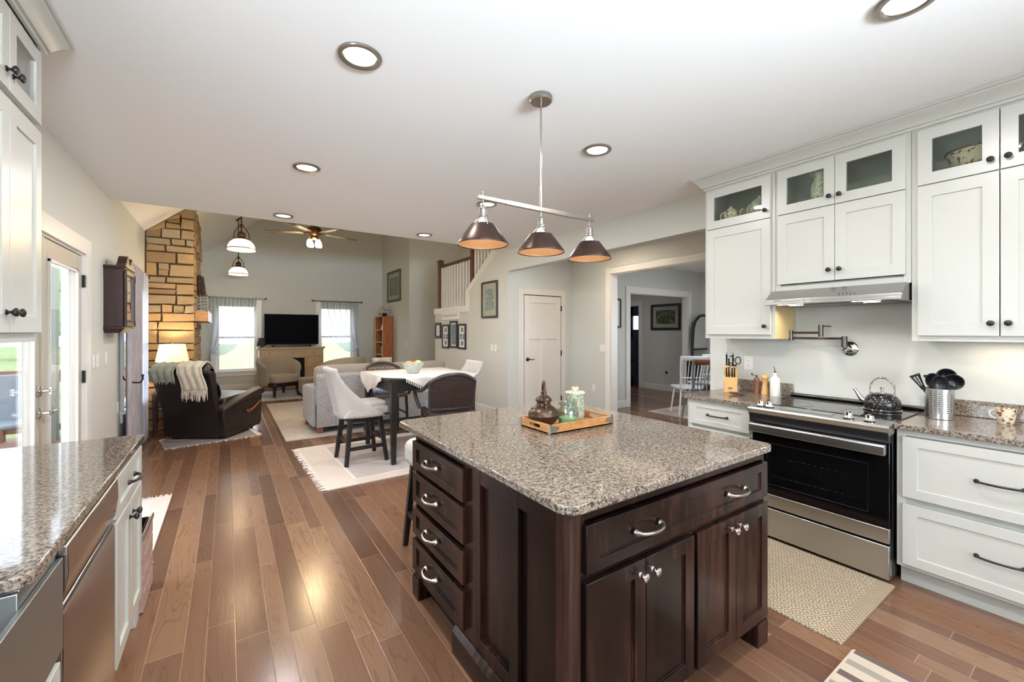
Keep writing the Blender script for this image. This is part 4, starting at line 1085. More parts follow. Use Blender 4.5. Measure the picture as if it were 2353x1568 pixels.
b.grid(tw, 32, 16, cu=True); b.add([(0, 0, .136)], []); n0 = len(b.v) - 1; base = 16 * 32
for i in range(32): b.f.append((base + i, base + (i + 1) % 32, n0))
b.build('mill_body', M['rosewood'], pm)
b = MB(local=True); b.cyl((0, 0, .13), (0, 0, .152), .006); b.tube([(0, 0, .146), (-.012, .022, .152), (-.016, .030, .156)], .0025, 8); b.cyl((-.016, .030, .152), (-.016, .030, .170), .005); b.build('crank', M['plastic_b'], pm)
pm2 = thing('pepper_mill', 'tall turned pale wood pepper mill beside the white bottle', 'pepper mill', (3.64, 1.685, WT))
b = MB(local=True); b.lathe([(.0001, 0), (.0265, 0), (.027, .02), (.025, .024), (.0265, .028), (.025, .034), (.0205, .06), (.017, .085), (.0185, .105), (.023, .115), (.024, .120), (.0001, .121)], n=32); b.build('mill_body', M['beech'], pm2)
b = MB(local=True); b.lathe([(.020, .121), (.024, .126), (.029, .134), (.030, .142), (.026, .153), (.016, .160), (.006, .163), (.004, .168), (.0001, .169)], n=32); b.build('mill_head', M['beech'], pm2)
bt = thing('oil_bottle', 'white ceramic bottle with metal pourer beside the range', 'bottle', (3.62, 1.600, WT))
b = MB(local=True); b.lathe([(.0001, 0), (.034, 0), (.036, .004), (.036, .130), (.033, .142), (.018, .155), (.0125, .163), (.0125, .168), (.0145, .170), (.0145, .186), (.012, .188), (.0001, .188)], n=36); b.build('bottle_body', M['ceramic_w'], bt)
b = MB(local=True); b.lathe([(.013, .187), (.014, .192), (.006, .194), (.0001, .194)], n=16); b.tube([(0, 0, .19), (0, 0, .205), (0, .004, .222), (0, .010, .235)], [.005, .004, .003, .0025], 8); b.build('pourer', M['darknickel'], bt)
sr = thing('spoon_rest', 'shallow brown spoon rest on the counter by the knife block', 'spoon rest', (3.42, 1.80, WT))
b = MB(local=True)
b.grid(lambda u, v: (v * .036 * math.cos(2 * PI * u), v * .062 * math.sin(2 * PI * u), .004 + .014 * v ** 3), 28, 8, cu=True); b.build('dish', plain('brown_pottery', (96, 74, 62), .3), sr, solid=.003)
b = MB(local=True); b.tube([(-.02, .05, .012), (-.028, .10, .012), (-.036, .14, .008)], [.006, .005, .007], 10, flat=.4); b.build('spoon_handle', M['traywood'], sr)
kt = thing('kettle', 'black speckled kettle with chrome handle and spout on the cooktop', 'kettle', (3.50, .905, .9205))
b = MB(local=True); b.lathe([(.0001, 0), (.080, 0), (.088, .006), (.093, .026), (.0945, .045), (.088, .072), (.072, .094), (.050, .107), (.036, .112), (.0001, .113)], n=48); b.build('kettle_body', M['spatter_k'], kt)
b = MB(local=True); b.lathe([(.0945, -.001), (.096, .010), (.0935, .013)], n=48, caps=False); b.lathe([(.040, .108), (.034, .116), (.012, .120), (.006, .124), (.006, .130), (.012, .136), (.012, .144), (.006, .150), (.0001, .151)], n=32); b.build('lid_and_base_ring', M['chrome'], kt, solid=.001)
b = MB(local=True); b.tube([(-.01, .080, .050), (-.014, .100, .062), (-.016, .116, .085), (-.018, .130, .112), (-.018, .142, .128)], [.020, .017, .012, .009, .0085], 14); b.build('spout', M['chrome'], kt)
b = MB(local=True); pts = [(0, .062 * math.cos(a), .135 + .075 * math.sin(a)) for a in [R(-25) + R(230) * i / 22 for i in range(23)]]
b.tube(pts, [.004] * 4 + [.006] * 15 + [.004] * 4, 10)
for s_ in (-1, 1): b.cyl((0, s_ * .058, .092), (0, s_ * .058, .112), .008, n=12)
b.build('bail_handle', M['chrome'], kt)
uc = thing('utensil_holder', 'perforated stainless steel utensil holder right of the range', 'utensil holder', (3.50, .640, WT))
b = MB(local=True); Rr = .062; nn = 160; rows = 74; hh = .178
def holes(i, j):
    # bands of small round holes, two groups of three columns on each side
    return False
for j in range(rows + 1):
    for i in range(nn):
        a = 2 * PI * i / nn; b.v.append(Vector((Rr * math.cos(a), Rr * math.sin(a), hh * j / rows)))
for j in range(rows):
    for i in range(nn):
        hol = (i % 8) in (2, 3) and (i // 8) % 4 != 3 and 12 <= j <= 62 and j % 5 < 2
        if hol: continue
        b.f.append((j * nn + i, j * nn + (i + 1) % nn, (j + 1) * nn + (i + 1) % nn, (j + 1) * nn + i))
b.lathe([(.0001, 0.001), (Rr, .001)], n=nn, caps=False)
b.lathe([(Rr - .0005, hh - .001), (Rr + .0015, hh + .0005), (Rr - .001, hh + .002)], n=nn, caps=False)
b.build('perforated_can', M['steel'], uc, solid=.0012)
MB(local=True).lathe([(Rr - .006, .002), (Rr - .006, hh - .03)], n=32, caps=False).build('inner_shade', M['plastic_b'], uc)
def utensil(name, lab, lx, ly, tipx, tipy, tipz, kind):
    c = Vector(uc.location); p0 = c + Vector((lx * .5, ly * .5, .06)); p1 = c + Vector((tipx, tipy, tipz))
    d = (p1 - p0).normalized(); t = thing(name, lab, name.replace('_', ' '), p0)
    ln = (p1 - p0).length
    side = d.cross(Vector((-1, -.35, .1)).normalized()).normalized(); face = side.cross(d).normalized()
    h_ = MB(); h_.tube([p0 - d * .05, p0 + d * (ln * .62)], .0045, 8, flat=1.5); h_.build('handle', M['plastic_b'], t)
    b = MB(); q = p0 + d * ln * .6
    if kind == 'spoon' or kind == 'ladle':
        r1, r2 = (.035, .046) if kind == 'spoon' else (.046, .046)
        cc = p1 - d * .02
        def f(u, v):
            a = 2 * PI * u; rr = v; k = (1 - rr * rr) * (.018 if kind == 'spoon' else .034)
            return cc + side * r1 * rr * math.cos(a) + d * r2 * rr * math.sin(a) - face * k
        b.grid(f, 24, 8, cu=True); b.build('bowl', M['plastic_b'], t, solid=.003)
    else:
        w0, w1 = .010, .026
        for (s0, s1) in (((-1), -.45), (-.2, .2), (.45, 1)):
            b.add([q + side * w0 * s0, q + side * w0 * s1, p1 + side * w1 * s1 / 1.0, p1 + side * w1 * s0], [(0, 1, 2, 3)])
        b.add([q - d * .01 - side * w0, q - d * .01 + side * w0, q + d * .015 + side * w0 * 1.3, q + d * .015 - side * w0 * 1.3], [(0, 1, 2, 3)])
        b.add([p1 - d * .012 - side * w1 * .95, p1 - d * .012 + side * w1 * .95, p1 + side * w1, p1 - side * w1], [(0, 1, 2, 3)])
        b.build('blade', M['plastic_b'], t, solid=.003)
utensil('slotted_spatula', 'black slotted spatula leaning left out of the utensil holder', 0, .03, -.02, .108, .252, 'spatula')
utensil('slotted_turner', 'black turner with its corner showing behind the spoons', .02, .02, .04, .055, .252, 'spatula')
utensil('serving_spoon', 'black serving spoon at left centre of the utensil holder', -.01, .01, .0, .030, .240, 'spoon')
utensil('serving_spoon', 'shiny black spoon at the front of the utensil holder', -.02, -.005, -.050, -.008, .232, 'spoon')
utensil('ladle', 'black ladle leaning right out of the utensil holder', .01, -.03, -.01, -.062, .240, 'ladle')
utensil('ladle', 'black ladle standing highest behind the other utensils', .02, -.005, .05, -.022, .268, 'ladle')
mg = thing('mug', 'floral china mug at the right edge of the counter', 'mug', (3.60, .395, WT))
b = MB(local=True); b.lathe([(.0001, 0), (.028, 0), (.032, .01), (.038, .05), (.042, .085), (.039, .085), (.034, .04), (.0001, .01)], n=32); b.build('cup', M['transfer'], mg)
b = MB(local=True); b.tube([(0, .036 + .026 * math.sin(a), .050 - .024 * math.cos(a)) for a in [PI * i / 10 for i in range(11)]], .004, 8); b.build('mug_handle', M['ceramic_w'], mg)

# ---- china behind the cabinet glass
def teapot(loc, lab, s, rz, mat):
    t = thing('china_teapot', lab, 'teapot', loc, rz); b = MB(local=True)
    b.lathe([(.0001, 0), (.035 * s, 0), (.04 * s, .006), (.062 * s, .04 * s), (.065 * s, .06 * s), (.05 * s, .095 * s), (.036 * s, .105 * s), (.0001, .106 * s)], n=32); b.build('pot_body', mat, t)
    b = MB(local=True); b.lathe([(.038 * s, .105 * s), (.028 * s, .116 * s), (.008 * s, .124 * s), (.009 * s, .134 * s), (.0001, .138 * s)], n=24); b.build('lid', M['ceramic_w'], t)
    b = MB(local=True); b.tube([(0, .055 * s + .035 * s * math.sin(a), .06 * s - .035 * s * math.cos(a)) for a in [PI * i / 10 for i in range(11)]], .006 * s, 8); b.build('pot_handle', M['ceramic_w'], t)
    b = MB(local=True); b.tube([(0, -.05 * s, .04 * s), (0, -.075 * s, .055 * s), (0, -.088 * s, .085 * s), (0, -.10 * s, .098 * s)], [.016 * s, .012 * s, .008 * s, .007 * s], 10); b.build('spout', mat, t)
teapot((3.49, 1.885, 2.351), 'cream transferware teapot behind the leftmost cabinet glass', .92, R(8), M['transfer'])
teapot((3.50, 1.660, 2.351), 'pale teapot with tall handle behind the cabinet glass, next to a knob', 1.15, R(-10), M['transfer_g'])
pt = thing('china_pitcher', 'floral china pitcher behind the glass over the hood', 'pitcher', (3.50, 1.235, 2.351)); b = MB(local=True)
b.lathe([(.0001, 0), (.05, 0), (.06, .02), (.072, .07), (.066, .12), (.048, .17), (.055, .215), (.05, .215), (.04, .17), (.0001, .02)], n=36)
b.build('pitcher_body', M['transfer_g'], pt); b = MB(local=True); b.tube([(0, .05, .205), (0, .075, .222), (0, .082, .215)], [.02, .014, .006], 10); b.build('lip', M['ceramic_w'], pt)
bw = thing('china_bowl', 'brown floral transferware bowl behind the glass right of the hood', 'bowl', (3.58, .50, 2.351)); b = MB(local=True)
b.lathe([(.0001, 0), (.07, 0), (.08, .01), (.115, .07), (.130, .12), (.134, .125), (.130, .128), (.12, .12), (.0001, .02)], n=44); b.build('bowl_body', M['transfer'], bw)
b = MB(local=True); b.lathe([(.128, .118), (.1345, .121), (.1345, .129), (.128, .129)], n=44, caps=False); b.build('dark_rim', plain('dark_rim', (60, 50, 40), .3), bw)
jr = thing('china_jar', 'small lustre jar at the right edge behind cabinet glass', 'jar', (3.52, .25, 2.351)); b = MB(local=True)
b.lathe([(.0001, 0), (.06, 0), (.075, .03), (.08, .08), (.07, .12), (.0001, .125)], n=32); b.build('jar_body', M['transfer'], jr)
b = MB(local=True); b.lathe([(.074, .10), (.079, .105), (.074, .12)], n=32, caps=False); b.build('metal_band', M['chrome'], jr, solid=.001)

# ================================================================ island pendant and ceiling lights
pn = thing('pendant_light', 'three-shade linear pendant light in nickel and bronze over the island', 'pendant light', (1.458, 1.860, ZC))
cx, cy, bz = 1.452, 1.855, 2.112
b = MB(); b.lathe([(.0001, 0), (.062, 0), (.064, -.004), (.064, -.022), (.058, -.030), (.0001, -.030)], (cx, cy, ZC), 40); b.build('ceiling_canopy', M['nickel'], pn)
b = MB(); b.cyl((cx, cy, ZC - .03), (cx, cy, ZC - .055), .009); b.cyl((cx, cy, ZC - .05), (cx, cy, bz), .0055, n=14); b.cyl((cx, cy, bz + .135), (cx, cy, bz), .0095, n=16); b.build('stem', M['nickel'], pn)
b = MB(); b.box(cx - .405, cx + .405, cy - .009, cy + .009, bz - .010, bz + .010); b.build('crossbar', M['nickel'], pn, bevel=.002)
b = MB(); b.box(cx - .235, cx + .235, cy - .011, cy + .011, bz - .012, bz + .012); b.build('bar_sleeve', M['nickel'], pn, bevel=.002)
for i, dx in enumerate((-.375, 0, .375)):
    x = cx + dx; k = 0
    s = MB(); s.cyl((x, cy, bz + .025), (x, cy, bz - .045), .0045, n=10); s.ball((x, cy, bz + .028), .006, n=10, m=6)
    s.lathe([(.006, -.04), (.017, -.048), (.019, -.054), (.019, -.058), (.017, -.060), (.017, -.086), (.021, -.090), (.021, -.098), (.019, -.100), (.0001, -.100)], (x, cy, bz), 20)
    for q in range(8):
        a = q * PI / 4; s.box(x + .0165 * math.cos(a) - .0015, x + .0165 * math.cos(a) + .0015, cy + .0165 * math.sin(a) - .0015, cy + .0165 * math.sin(a) + .0015, bz - .086, bz - .06)
    s.lathe([(.016, -.096), (.027, -.104), (.027, -.108), (.016, -.108)], (x, cy, bz), 20)
    so = s.build('lamp_socket', M['nickel'], pn)
    s = MB(); s.lathe([(.062, -.139), (.127, -.228), (.1285, -.237)], (x, cy, bz), 56, caps=False)
    sh = s.build('lamp_shade', M['bronze'], pn, solid=0)
    s = MB(); s.lathe([(.0605, -.1395), (.1255, -.2285), (.1270, -.237)], (x, cy, bz), 56, caps=False); s.build('shade_lining', M['shade_in'], sh)
    s = MB(); s.lathe([(.1275, -.235), (.1305, -.237), (.1305, -.241), (.1275, -.241)], (x, cy, bz), 56, caps=False); s.build('shade_rim', plain('dark_rim_%d' % i, (58, 46, 40), .35, .6), sh)
    s = MB()
    for q in range(3):
        a = R(20 + 120 * q); s.tube([(x + .024 * math.cos(a), cy + .024 * math.sin(a), bz - .106), (x + .061 * math.cos(a), cy + .061 * math.sin(a), bz - .145)], .0028, 8)
        s.ball((x + .063 * math.cos(a), cy + .063 * math.sin(a), bz - .148), .006, n=10, m=6)
    s.build('shade_arm', M['nickel'], sh)
    s = MB(); s.lathe([(.018, -.100), (.022, -.115), (.030, -.155), (.028, -.178), (.016, -.192), (.0001, -.196)], (x, cy, bz), 24); s.build('bulb', M['opal_dim'], pn)
    bulb('pendant_bulb_light', (x, cy, bz - .205), 0.42, WARM, .03)
n_can = 0
for (x, y, lab) in ((.522, 2.062, 'recessed ceiling light, the nearest one on the left'), (.524, 3.70, 'recessed ceiling light, second in the left row'), (.522, 5.385, 'recessed ceiling light, farthest of the left row'),
               (2.21, 5.385, 'recessed ceiling light, farthest of the right row above the stairs'), (2.21, 2.165, 'recessed ceiling light to the right of the pendant stem'), (2.21, 3.72, 'recessed ceiling light just behind the pendant bar'), (2.23, .50, 'recessed ceiling light cut by the top edge of the picture')):
    t = thing('ceiling_light', lab, 'ceiling light', (x, y, ZC - .002), 0, 'recessed lights in the kitchen ceiling')
    b = MB(local=True); b.lathe([(.072, .001), (.100, .001), (.101, -.004), (.097, -.009), (.080, -.010), (.071, -.002)], n=48, caps=False); b.build('trim_ring', M['nickel'], t)
    b = MB(local=True); b.lathe([(.0001, -.003), (.074, -.003)], n=40, caps=False); b.build('lens', M['can_lens'], t)
    area('can_light', (x, y, ZC - .018), (0, 0, 0), .13, .13, 12.5, SOFT, 'DISK')
for (x, y) in ((.52, .45), (.52, -1.3), (2.21, -1.3)):
    area('can_light', (x, y, ZC - .018), (0, 0, 0), .13, .13, 12.5, SOFT, 'DISK')
for hy in (.93, 1.36): area('hood_light', (3.40, hy, 1.605), (0, R(20), 0), .03, .08, 1.0, WARM)
area('under_cabinet_light', (3.60, .38, 1.365), (0, 0, 0), .05, .3, 0.8, WARM)
area('dining_ceiling_light', (7.0, 3.6, 2.6), (0, 0, 0), .5, .5, 12, SOFT)
area('hall_ceiling_light', (7.2, 7.2, 2.6), (0, 0, 0), .5, .5, 5, SOFT)
area('alcove_ceiling_light', (4.4, 4.3, 2.72), (0, 0, 0), .15, .15, 10, WARM, 'DISK')
bulb('stair_lamp_light', (4.6, 8.8, 3.4), 3, WARM, .1)
# ================================================================ chimney breast
fp = thing('stone_fireplace', 'floor-to-ceiling tan field stone chimney breast on the left living room wall', 'fireplace', (-.70, 8.8, 0))
FX1, FY0, FY1 = -.42, 7.87, 9.72
def zroof(x): return EAVE + SL * (x - XL)
b = MB().prism([(XL + .002, 0), (FX1 - .035, 0), (FX1 - .035, zroof(FX1 - .035) - .002), (XL + .002, zroof(XL) - .002)], FY0 + .035, FY1 - .035, 'y')
b.build('mortar_core', M['mortar'], fp, smooth=False)
r_ = random.Random(11)
def stones(pl):
    b = MB(); z = .0
    a_lo, a_hi = (XL + .012, FX1) if pl == 'Y' else (FY0 + .0, FY1)
    while z < 3.6:
        h = r_.choice([.10, .125, .145, .165, .19]); a = a_lo
        while a < a_hi - .04:
            w = r_.choice([.13, .17, .22, .28, .34]) * (1 if pl == 'Y' else 1.05)
            if a + w > a_hi - .09: w = a_hi - a
            g = .010; q0, q1 = a + g, min(a + w, a_hi) - g; p = r_.uniform(.0, .022)
            rows = [(z + g, z + h - g)] if (h < .16 or r_.random() < .7) else [(z + g, z + h * .5 - g * .6), (z + h * .5 + g * .6, z + h - g)]
            for (s0, s1) in rows:
                jit = lambda k: r_.uniform(-k, k)
                n0 = len(b.v)
                if pl == 'Y':
                    last = q1 > FX1 - .03
                    b.box(q0, q1 + (.012 if last else 0), FY0 - p, FY0 + (.09 if last else .06), s0, s1)
                else:
                    b.box(FX1 - .06, FX1 + p, q0 + (.095 if a == a_lo else 0), q1, s0, s1)
                for i in range(n0, len(b.v)):
                    v = b.v[i]; zz = zroof(v.x) - .012
                    b.v[i] = Vector((v.x + jit(.008), v.y + jit(.008), min(v.z + jit(.008), zz)))
                if max(v.z for v in b.v[n0:]) - min(v.z for v in b.v[n0:]) < .03: del b.v[n0:]; b.f = [f for f in b.f if max(f) < n0]
            a += w
        z += h
    return b
for pl in ('Y', 'X'):
    stones(pl).build('stonework', M['stone'], fp, bevel=.030, seg=4, angle=70, merge=False)
mt = thing('mantel_shelf', 'thick pale wood mantel beam on the stone chimney', 'mantel', (-.35, 8.8, 1.6))
MB().box(-.50, -.255, 8.08, 9.5, 1.585, 1.745).build('mantel_beam', M['mantel'], mt, bevel=.006)
MB().box(-.255, -.24, 8.075, 9.505, 1.58, 1.75).build('mantel_face', M['trim'], mt, bevel=.004)
# lattice lantern tower on the mantel
lt = thing('lattice_tower', 'rusty openwork metal tower ornament on the mantel', 'ornament', (-.375, 8.36, 1.752))
b = MB(local=True); rust = plain('rusted_iron', (74, 52, 42), .6, .4, var=.4); tin = plain('grey_tin', (150, 150, 146), .4, .7)
for k in range(14):
    a = 2 * PI * k / 14; b.tube([(.125 * math.cos(a), .125 * math.sin(a), 0), (.100 * math.cos(a), .100 * math.sin(a), .245)], .006, 6)
for z in (.01, .06, .11, .16, .21): b.tube([((.125 - z * .1) * math.cos(2 * PI * i / 24), (.125 - z * .1) * math.sin(2 * PI * i / 24), z) for i in range(24)], .005, 6, closed=True)
b.lathe([(.0001, 0), (.130, 0), (.130, .010), (.0001, .010)], n=24); b.build('lower_cage', tin, lt)
b = MB(local=True); b.lathe([(.03, .245), (.108, .245), (.108, .262), (.03, .262)], n=24); b.lathe([(.0001, .262), (.05, .262), (.045, .50), (.0001, .52)], n=16)
for i in range(9):
    z = .285 + i * .030; r0 = .082 - i * .0035; b.tube([(r0 * math.cos(2 * PI * j / 20), r0 * math.sin(2 * PI * j / 20), z) for j in range(20)], .009, 6, closed=True)
for k in range(8):
    a = 2 * PI * k / 8; b.tube([(.086 * math.cos(a), .086 * math.sin(a), .26), (.055 * math.cos(a), .055 * math.sin(a), .54)], .006, 6)
b.lathe([(.06, .535), (.045, .56), (.0001, .585)], n=16); b.build('upper_tower', rust, lt)

# ================================================================ wall clock
ck = thing('wall_clock', 'mahogany wall clock with scrolled pediment on the left wall', 'clock', (XL, 5.70, 1.43))
CY0, CY1, CX = 5.465, 5.93, -.835
b = MB().box(XL, CX, CY0, CY1, 1.475, 2.035); b.box(XL, CX + .012, CY0 - .012, CY1 + .012, 2.035, 2.05); b.box(XL, CX + .024, CY0 - .02, CY1 + .02, 2.05, 2.064)
b.box(XL, CX + .012, CY0 - .012, CY1 + .012, 1.458, 1.475)
b.add([(XL, CY0 - .012, 1.458), (CX + .012, CY0 - .012, 1.458), (CX + .012, CY1 + .012, 1.458), (XL, CY1 + .012, 1.458), (XL, CY0 + .03, 1.415), (CX - .03, CY0 + .03, 1.415), (CX - .03, CY1 - .03, 1.415), (XL, CY1 - .03, 1.415)], [(0, 3, 2, 1), (4, 5, 6, 7), (0, 1, 5, 4), (1, 2, 6, 5), (2, 3, 7, 6), (3, 0, 4, 7)])
b.build('case', M['mahog'], ck, bevel=.003)
ped = [(CY0 + .0, 2.064), (CY1 - .0, 2.064)]
for i in range(9): a = i / 8; ped.append((CY1 - .0 - a * .16, 2.075 + .10 * math.sin(a * PI * .62) ** 1.5))
ped += [(5.72, 2.10), (5.675, 2.10)]
for i in range(9): a = 1 - i / 8; ped.append((CY0 + a * .16, 2.075 + .10 * math.sin(a * PI * .62) ** 1.5))
MB().prism(ped, CX - .05, CX + .018, 'x').build('pediment', M['mahog'], ck, bevel=.003)
MB().lathe([(.0001, 2.09), (.02, 2.09), (.02, 2.115), (.012, 2.12), (.015, 2.14), (.007, 2.155), (.004, 2.185), (.0001, 2.19)], (CX - .015, 5.70, 0), 16).build('finial', M['mahog'], ck)
dd_ = shaker('X', CX, 1, CY0 + .02, CY1 - .02, 1.485, 2.025, .022, .04, .01, glass=True).build('glazed_door', M['mahog'], ck, bevel=.002)
MB().box(CX + .006, CX + .009, CY0 + .05, CY1 - .05, 1.51, 2.0).build('glass_pane', M['glass'], dd_)
MB().lathe([(.0001, .001), (.13, .001), (.13, .004), (.0001, .004)], (CX, 5.70, 1.86), 40, 'x').build('dial', M['ceramic_w'], ck)
for y in (CY0 + .004, CY1 - .004):
    MB().lathe([(.012, 1.48), (.014, 1.52), (.009, 1.55), (.009, 1.93), (.014, 1.96), (.012, 2.02)], (CX + .015, y, 0), 14).build('turned_column', M['mahog'], ck)

# ================================================================ left window curtains
cg = thing('curtain', 'weathered grey curtain panel held by a hook beside the wall clock', 'curtain', (-.89, 6.5, .03))
def pleat(y0, y1, x, z0, z1, nf, amp, nu=60, pinch=None):
    def f(u, v):
        yy = y0 + (y1 - y0) * u
        if pinch:
            zp, k = pinch; w = math.exp(-((z0 + (z1 - z0) * v - zp) / .35) ** 2) * k; yy += ((y0 + y1) / 2 - yy) * w
        return (x + amp * math.sin(u * nf * 2 * PI), yy, z0 + (z1 - z0) * v)
    return f
MB().grid(pleat(6.07, 6.93, -.895, .03, 2.19, 5, .03), 70, 20).build('curtain_panel', M['curt_g'], cg, solid=.003, angle=80)
cw = thing('curtain', 'narrow white sheer curtain between grey curtain and stone chimney', 'curtain', (-.88, 7.15, .03))
MB().grid(pleat(6.97, 7.32, -.885, .03, 2.17, 4, .022), 50, 16).build('curtain_panel', M['sheer_w'], cw, solid=.002, angle=80)
rdl = thing('curtain_rod', 'dark curtain rod with rings over the left living room window', 'curtain rod', (-.89, 6.7, 2.15))
b = MB().tube([(-.89, 6.0, 2.155), (-.89, 7.45, 2.155)], .010, 10)
for y in (6.0, 7.45): b.ball((-.89, y, 2.155), .022, n=12, m=8); b.cyl((XL, y + (.06 if y < 7 else -.06), 2.155), (-.89, y + (.06 if y < 7 else -.06), 2.155), .007)
b.build('rod', M['darknickel'], rdl)
b = MB()
for y in (6.15, 6.32, 6.49, 6.66, 6.83, 7.02, 7.12, 7.22): b.tube([(-.89 + .026 * math.cos(a), y, 2.155 + .026 * math.sin(a)) for a in [2 * PI * i / 16 for i in range(16)]], .004, 6, closed=True)
b.build('grommets', M['nickel'], rdl)
hk = MB().tube([(XL, 6.24, .98), (XL + .03, 6.24, .90), (-.86, 6.18, .865), (-.80, 6.14, .865), (-.775, 6.12, .90), (-.775, 6.11, .94)], .008, 10); hk.ball((-.775, 6.11, .945), .014, n=10, m=8); hk.ball((XL + .004, 6.24, .985), .016, n=10, m=8)
tag(hk.build('curtain_holdback', M['black'], None), 'dark curved iron holdback hook for the grey curtain', 'curtain hook')

# ================================================================ table lamp by the chimney
sd = thing('side_table', 'small dark side table behind the recliner', 'side table', (-.70, 7.62, 0))
MB().prism(rounded_rect(-.86, -.54, 7.42, 7.80, .03), .56, .585, 'z').build('table_top', M['mahog'], sd, bevel=.004)
for x in (-.83, -.57):
    for y in (7.45, 7.77): MB().bar((x, y, .56), (x, y, 0), .035, .035, w2=.022, h2=.022).build('leg', M['mahog'], sd)
lp = thing('table_lamp', 'lit table lamp with cream tapered shade beside the stone chimney', 'lamp', (-.645, 7.60, .585))
b = MB(local=True); b.lathe([(.0001, 0), (.075, 0), (.075, .015), (.03, .03), (.05, .09), (.07, .15), (.06, .22), (.025, .28), (.012, .30), (.012, .40), (.0001, .40)], n=32); b.build('lamp_base', M['brass'], lp)
b = MB(local=True); b.lathe([(.188, .42), (.143, .665)], n=48, caps=False); b.build('lamp_shade', M['shade_lit'], lp, solid=.003)
b = MB(local=True); b.cyl((0, 0, .40), (0, 0, .68), .004); b.ball((0, 0, .685), .009, n=10, m=6); b.tube([(-.141, 0, .66), (.141, 0, .66)], .002, 6); b.build('harp_and_finial', M['brass'], lp)
bulb('table_lamp_light', (-.645, 7.60, 1.12), 20, (1.0, .76, .50), .04)

# ================================================================ recliner with throw
rc = thing('recliner', 'dark brown leather recliner seen from behind with wooden lever', 'recliner', (-.156, 7.20, 0), R(-34))
b = MB(local=True); b.prism([(-.37, .03), (.40, .03), (.40, .42), (-.30, .42)], -.30, .30, 'x'); b.build('seat_base', M['leather'], rc, bevel=.02, seg=3)
b = MB(local=True); b.prism([(-.22, .40), (.46, .42), (.50, .50), (.44, .55), (-.20, .52)], -.29, .29, 'x'); b.build('seat_cushion', M['leather'], rc, bevel=.05, seg=4)
for s_ in (-1, 1):
    b = MB(local=True); x0, x1 = sorted((s_ * .30, s_ * .405))
    b.prism([(-.36, .05), (-.33, .035), (.40, .05), (.43, .10), (.45, .53), (-.40, .41)], x0, x1, 'x'); arm = b.build('side_panel', M['leather'], rc, bevel=.012, seg=3)
    b = MB(local=True); x0, x1 = sorted((s_ * .275, s_ * .435))
    b.prism([(-.44, .385), (-.42, .425), (.2, .555), (.47, .60), (.485, .56), (.46, .50), (.2, .49), (-.40, .375)], x0, x1, 'x'); b.build('armrest', M['leather'], rc, bevel=.025, seg=4)
b = MB(local=True); b.prism([(-.36, .06), (-.31, .06), (-.50, .90), (-.56, .93), (-.63, .915), (-.60, .86)], -.33, .33, 'x')
for i in range(len(b.v)):
    v = b.v[i]; b.v[i] = Vector((v.x * (1.0 + .16 * (v.z - .06)), v.y, v.z))
b.build('back_shell', M['leather'], rc, bevel=.012, seg=3)
b = MB(local=True); b.tube([(-.33, -.385, .255), (.33, -.385, .255)], .004, 6); b.build('back_seam', M['leather'], rc)
for (z0, z1, y0, th) in ((.50, .80, -.36, .17), (.74, 1.02, -.47, .20)):
    b = MB(local=True)
    def f(u, v, z0=z0, z1=z1, y0=y0, th=th):
        a = 2 * PI * v; x = -.31 + .62 * u; ed = max(0.0, 1 - abs(2 * u - 1) ** 6) ** .5
        zc, hz = (z0 + z1) / 2, (z1 - z0) / 2; zz = zc + hz * math.sin(a) * (.55 + .45 * ed); yy = y0 + th * .62 * math.cos(a) * (.3 + .7 * ed) - (zz - zc) * .22
        return (x, yy + .008 * math.sin(u * 19 + v * 9), zz)
    b.grid(f, 26, 22); b.build('back_cushion', M['leather'], rc, angle=80)
b = MB(local=True); b.cyl((.405, .10, .30), (.43, .10, .30), .028, n=16); b.tube([(.43, .10, .30), (.435, .20, .335), (.435, .34, .40), (.435, .40, .425)], [.020, .016, .011, .008], 10, flat=.6); b.build('wooden_lever', M['leverwood'], rc, label='reddish wooden recline lever')
for (x, y) in ((-.28, -.30), (.28, -.30), (-.28, .34), (.28, .34)): MB(local=True).box(x - .035, x + .035, y - .035, y + .035, 0, .05).build('foot', M['blackwood'], rc)
def throw(name, lab, mat, x0, x1, path, skew, fr_n, fr_len):
    t = thing(name, lab, 'throw blanket', (-.156, 7.20, .7), R(-34)); WM[t] = Matrix.Translation((-.156, 7.20, 0)) @ Matrix.Rotation(R(-34), 4, 'Z'); t.location = (-.156, 7.20, 0)
    pts = [Vector((0, *p)) for p in path]; seg = len(pts) - 1
    def f(u, v):
        q = v * seg; i = min(int(q), seg - 1); p = pts[i].lerp(pts[i + 1], q - i)
        return (x0 + (x1 - x0) * u + skew * (v - .5) + .006 * math.sin(v * 14), p.y + .007 * math.sin(u * 22 + v * 3), p.z + .006 * math.sin(u * 17 + v * 5))
    MB(local=True).grid(f, 30, 40).build('blanket', mat, t, solid=.016, angle=80)
    for end in (0, 1):
        b = MB(local=True)
        for i in range(fr_n):
            u = (i + .5) / fr_n; p = Vector(f(u, end)); jx, jy = r_.uniform(-.012, .012), r_.uniform(-.012, .012)
            b.tube([p, p + Vector((jx, jy, -fr_len * .5)), p + Vector((jx * 1.8, jy * 2, -fr_len * r_.uniform(.8, 1.15)))], [.007, .006, .003], 5)
        b.build('fringe', mat, t, kind=None)
throw('throw_blanket', 'cream fringed throw draped over the top of the recliner', M['throw'], -.06, .26, [(-.645, .70), (-.65, .80), (-.655, .90), (-.62, .985), (-.50, 1.045), (-.38, 1.01), (-.32, .90), (-.285, .76), (-.27, .62)], -.22, 26, .13)
throw('throw_blanket', 'grey-green folded throw on the left of the recliner top', M['throw_g'], -.36, -.05, [(-.665, .80), (-.67, .87), (-.655, .93), (-.60, .99), (-.50, 1.03), (-.42, 1.0), (-.36, .93)], -.05, 12, .03)

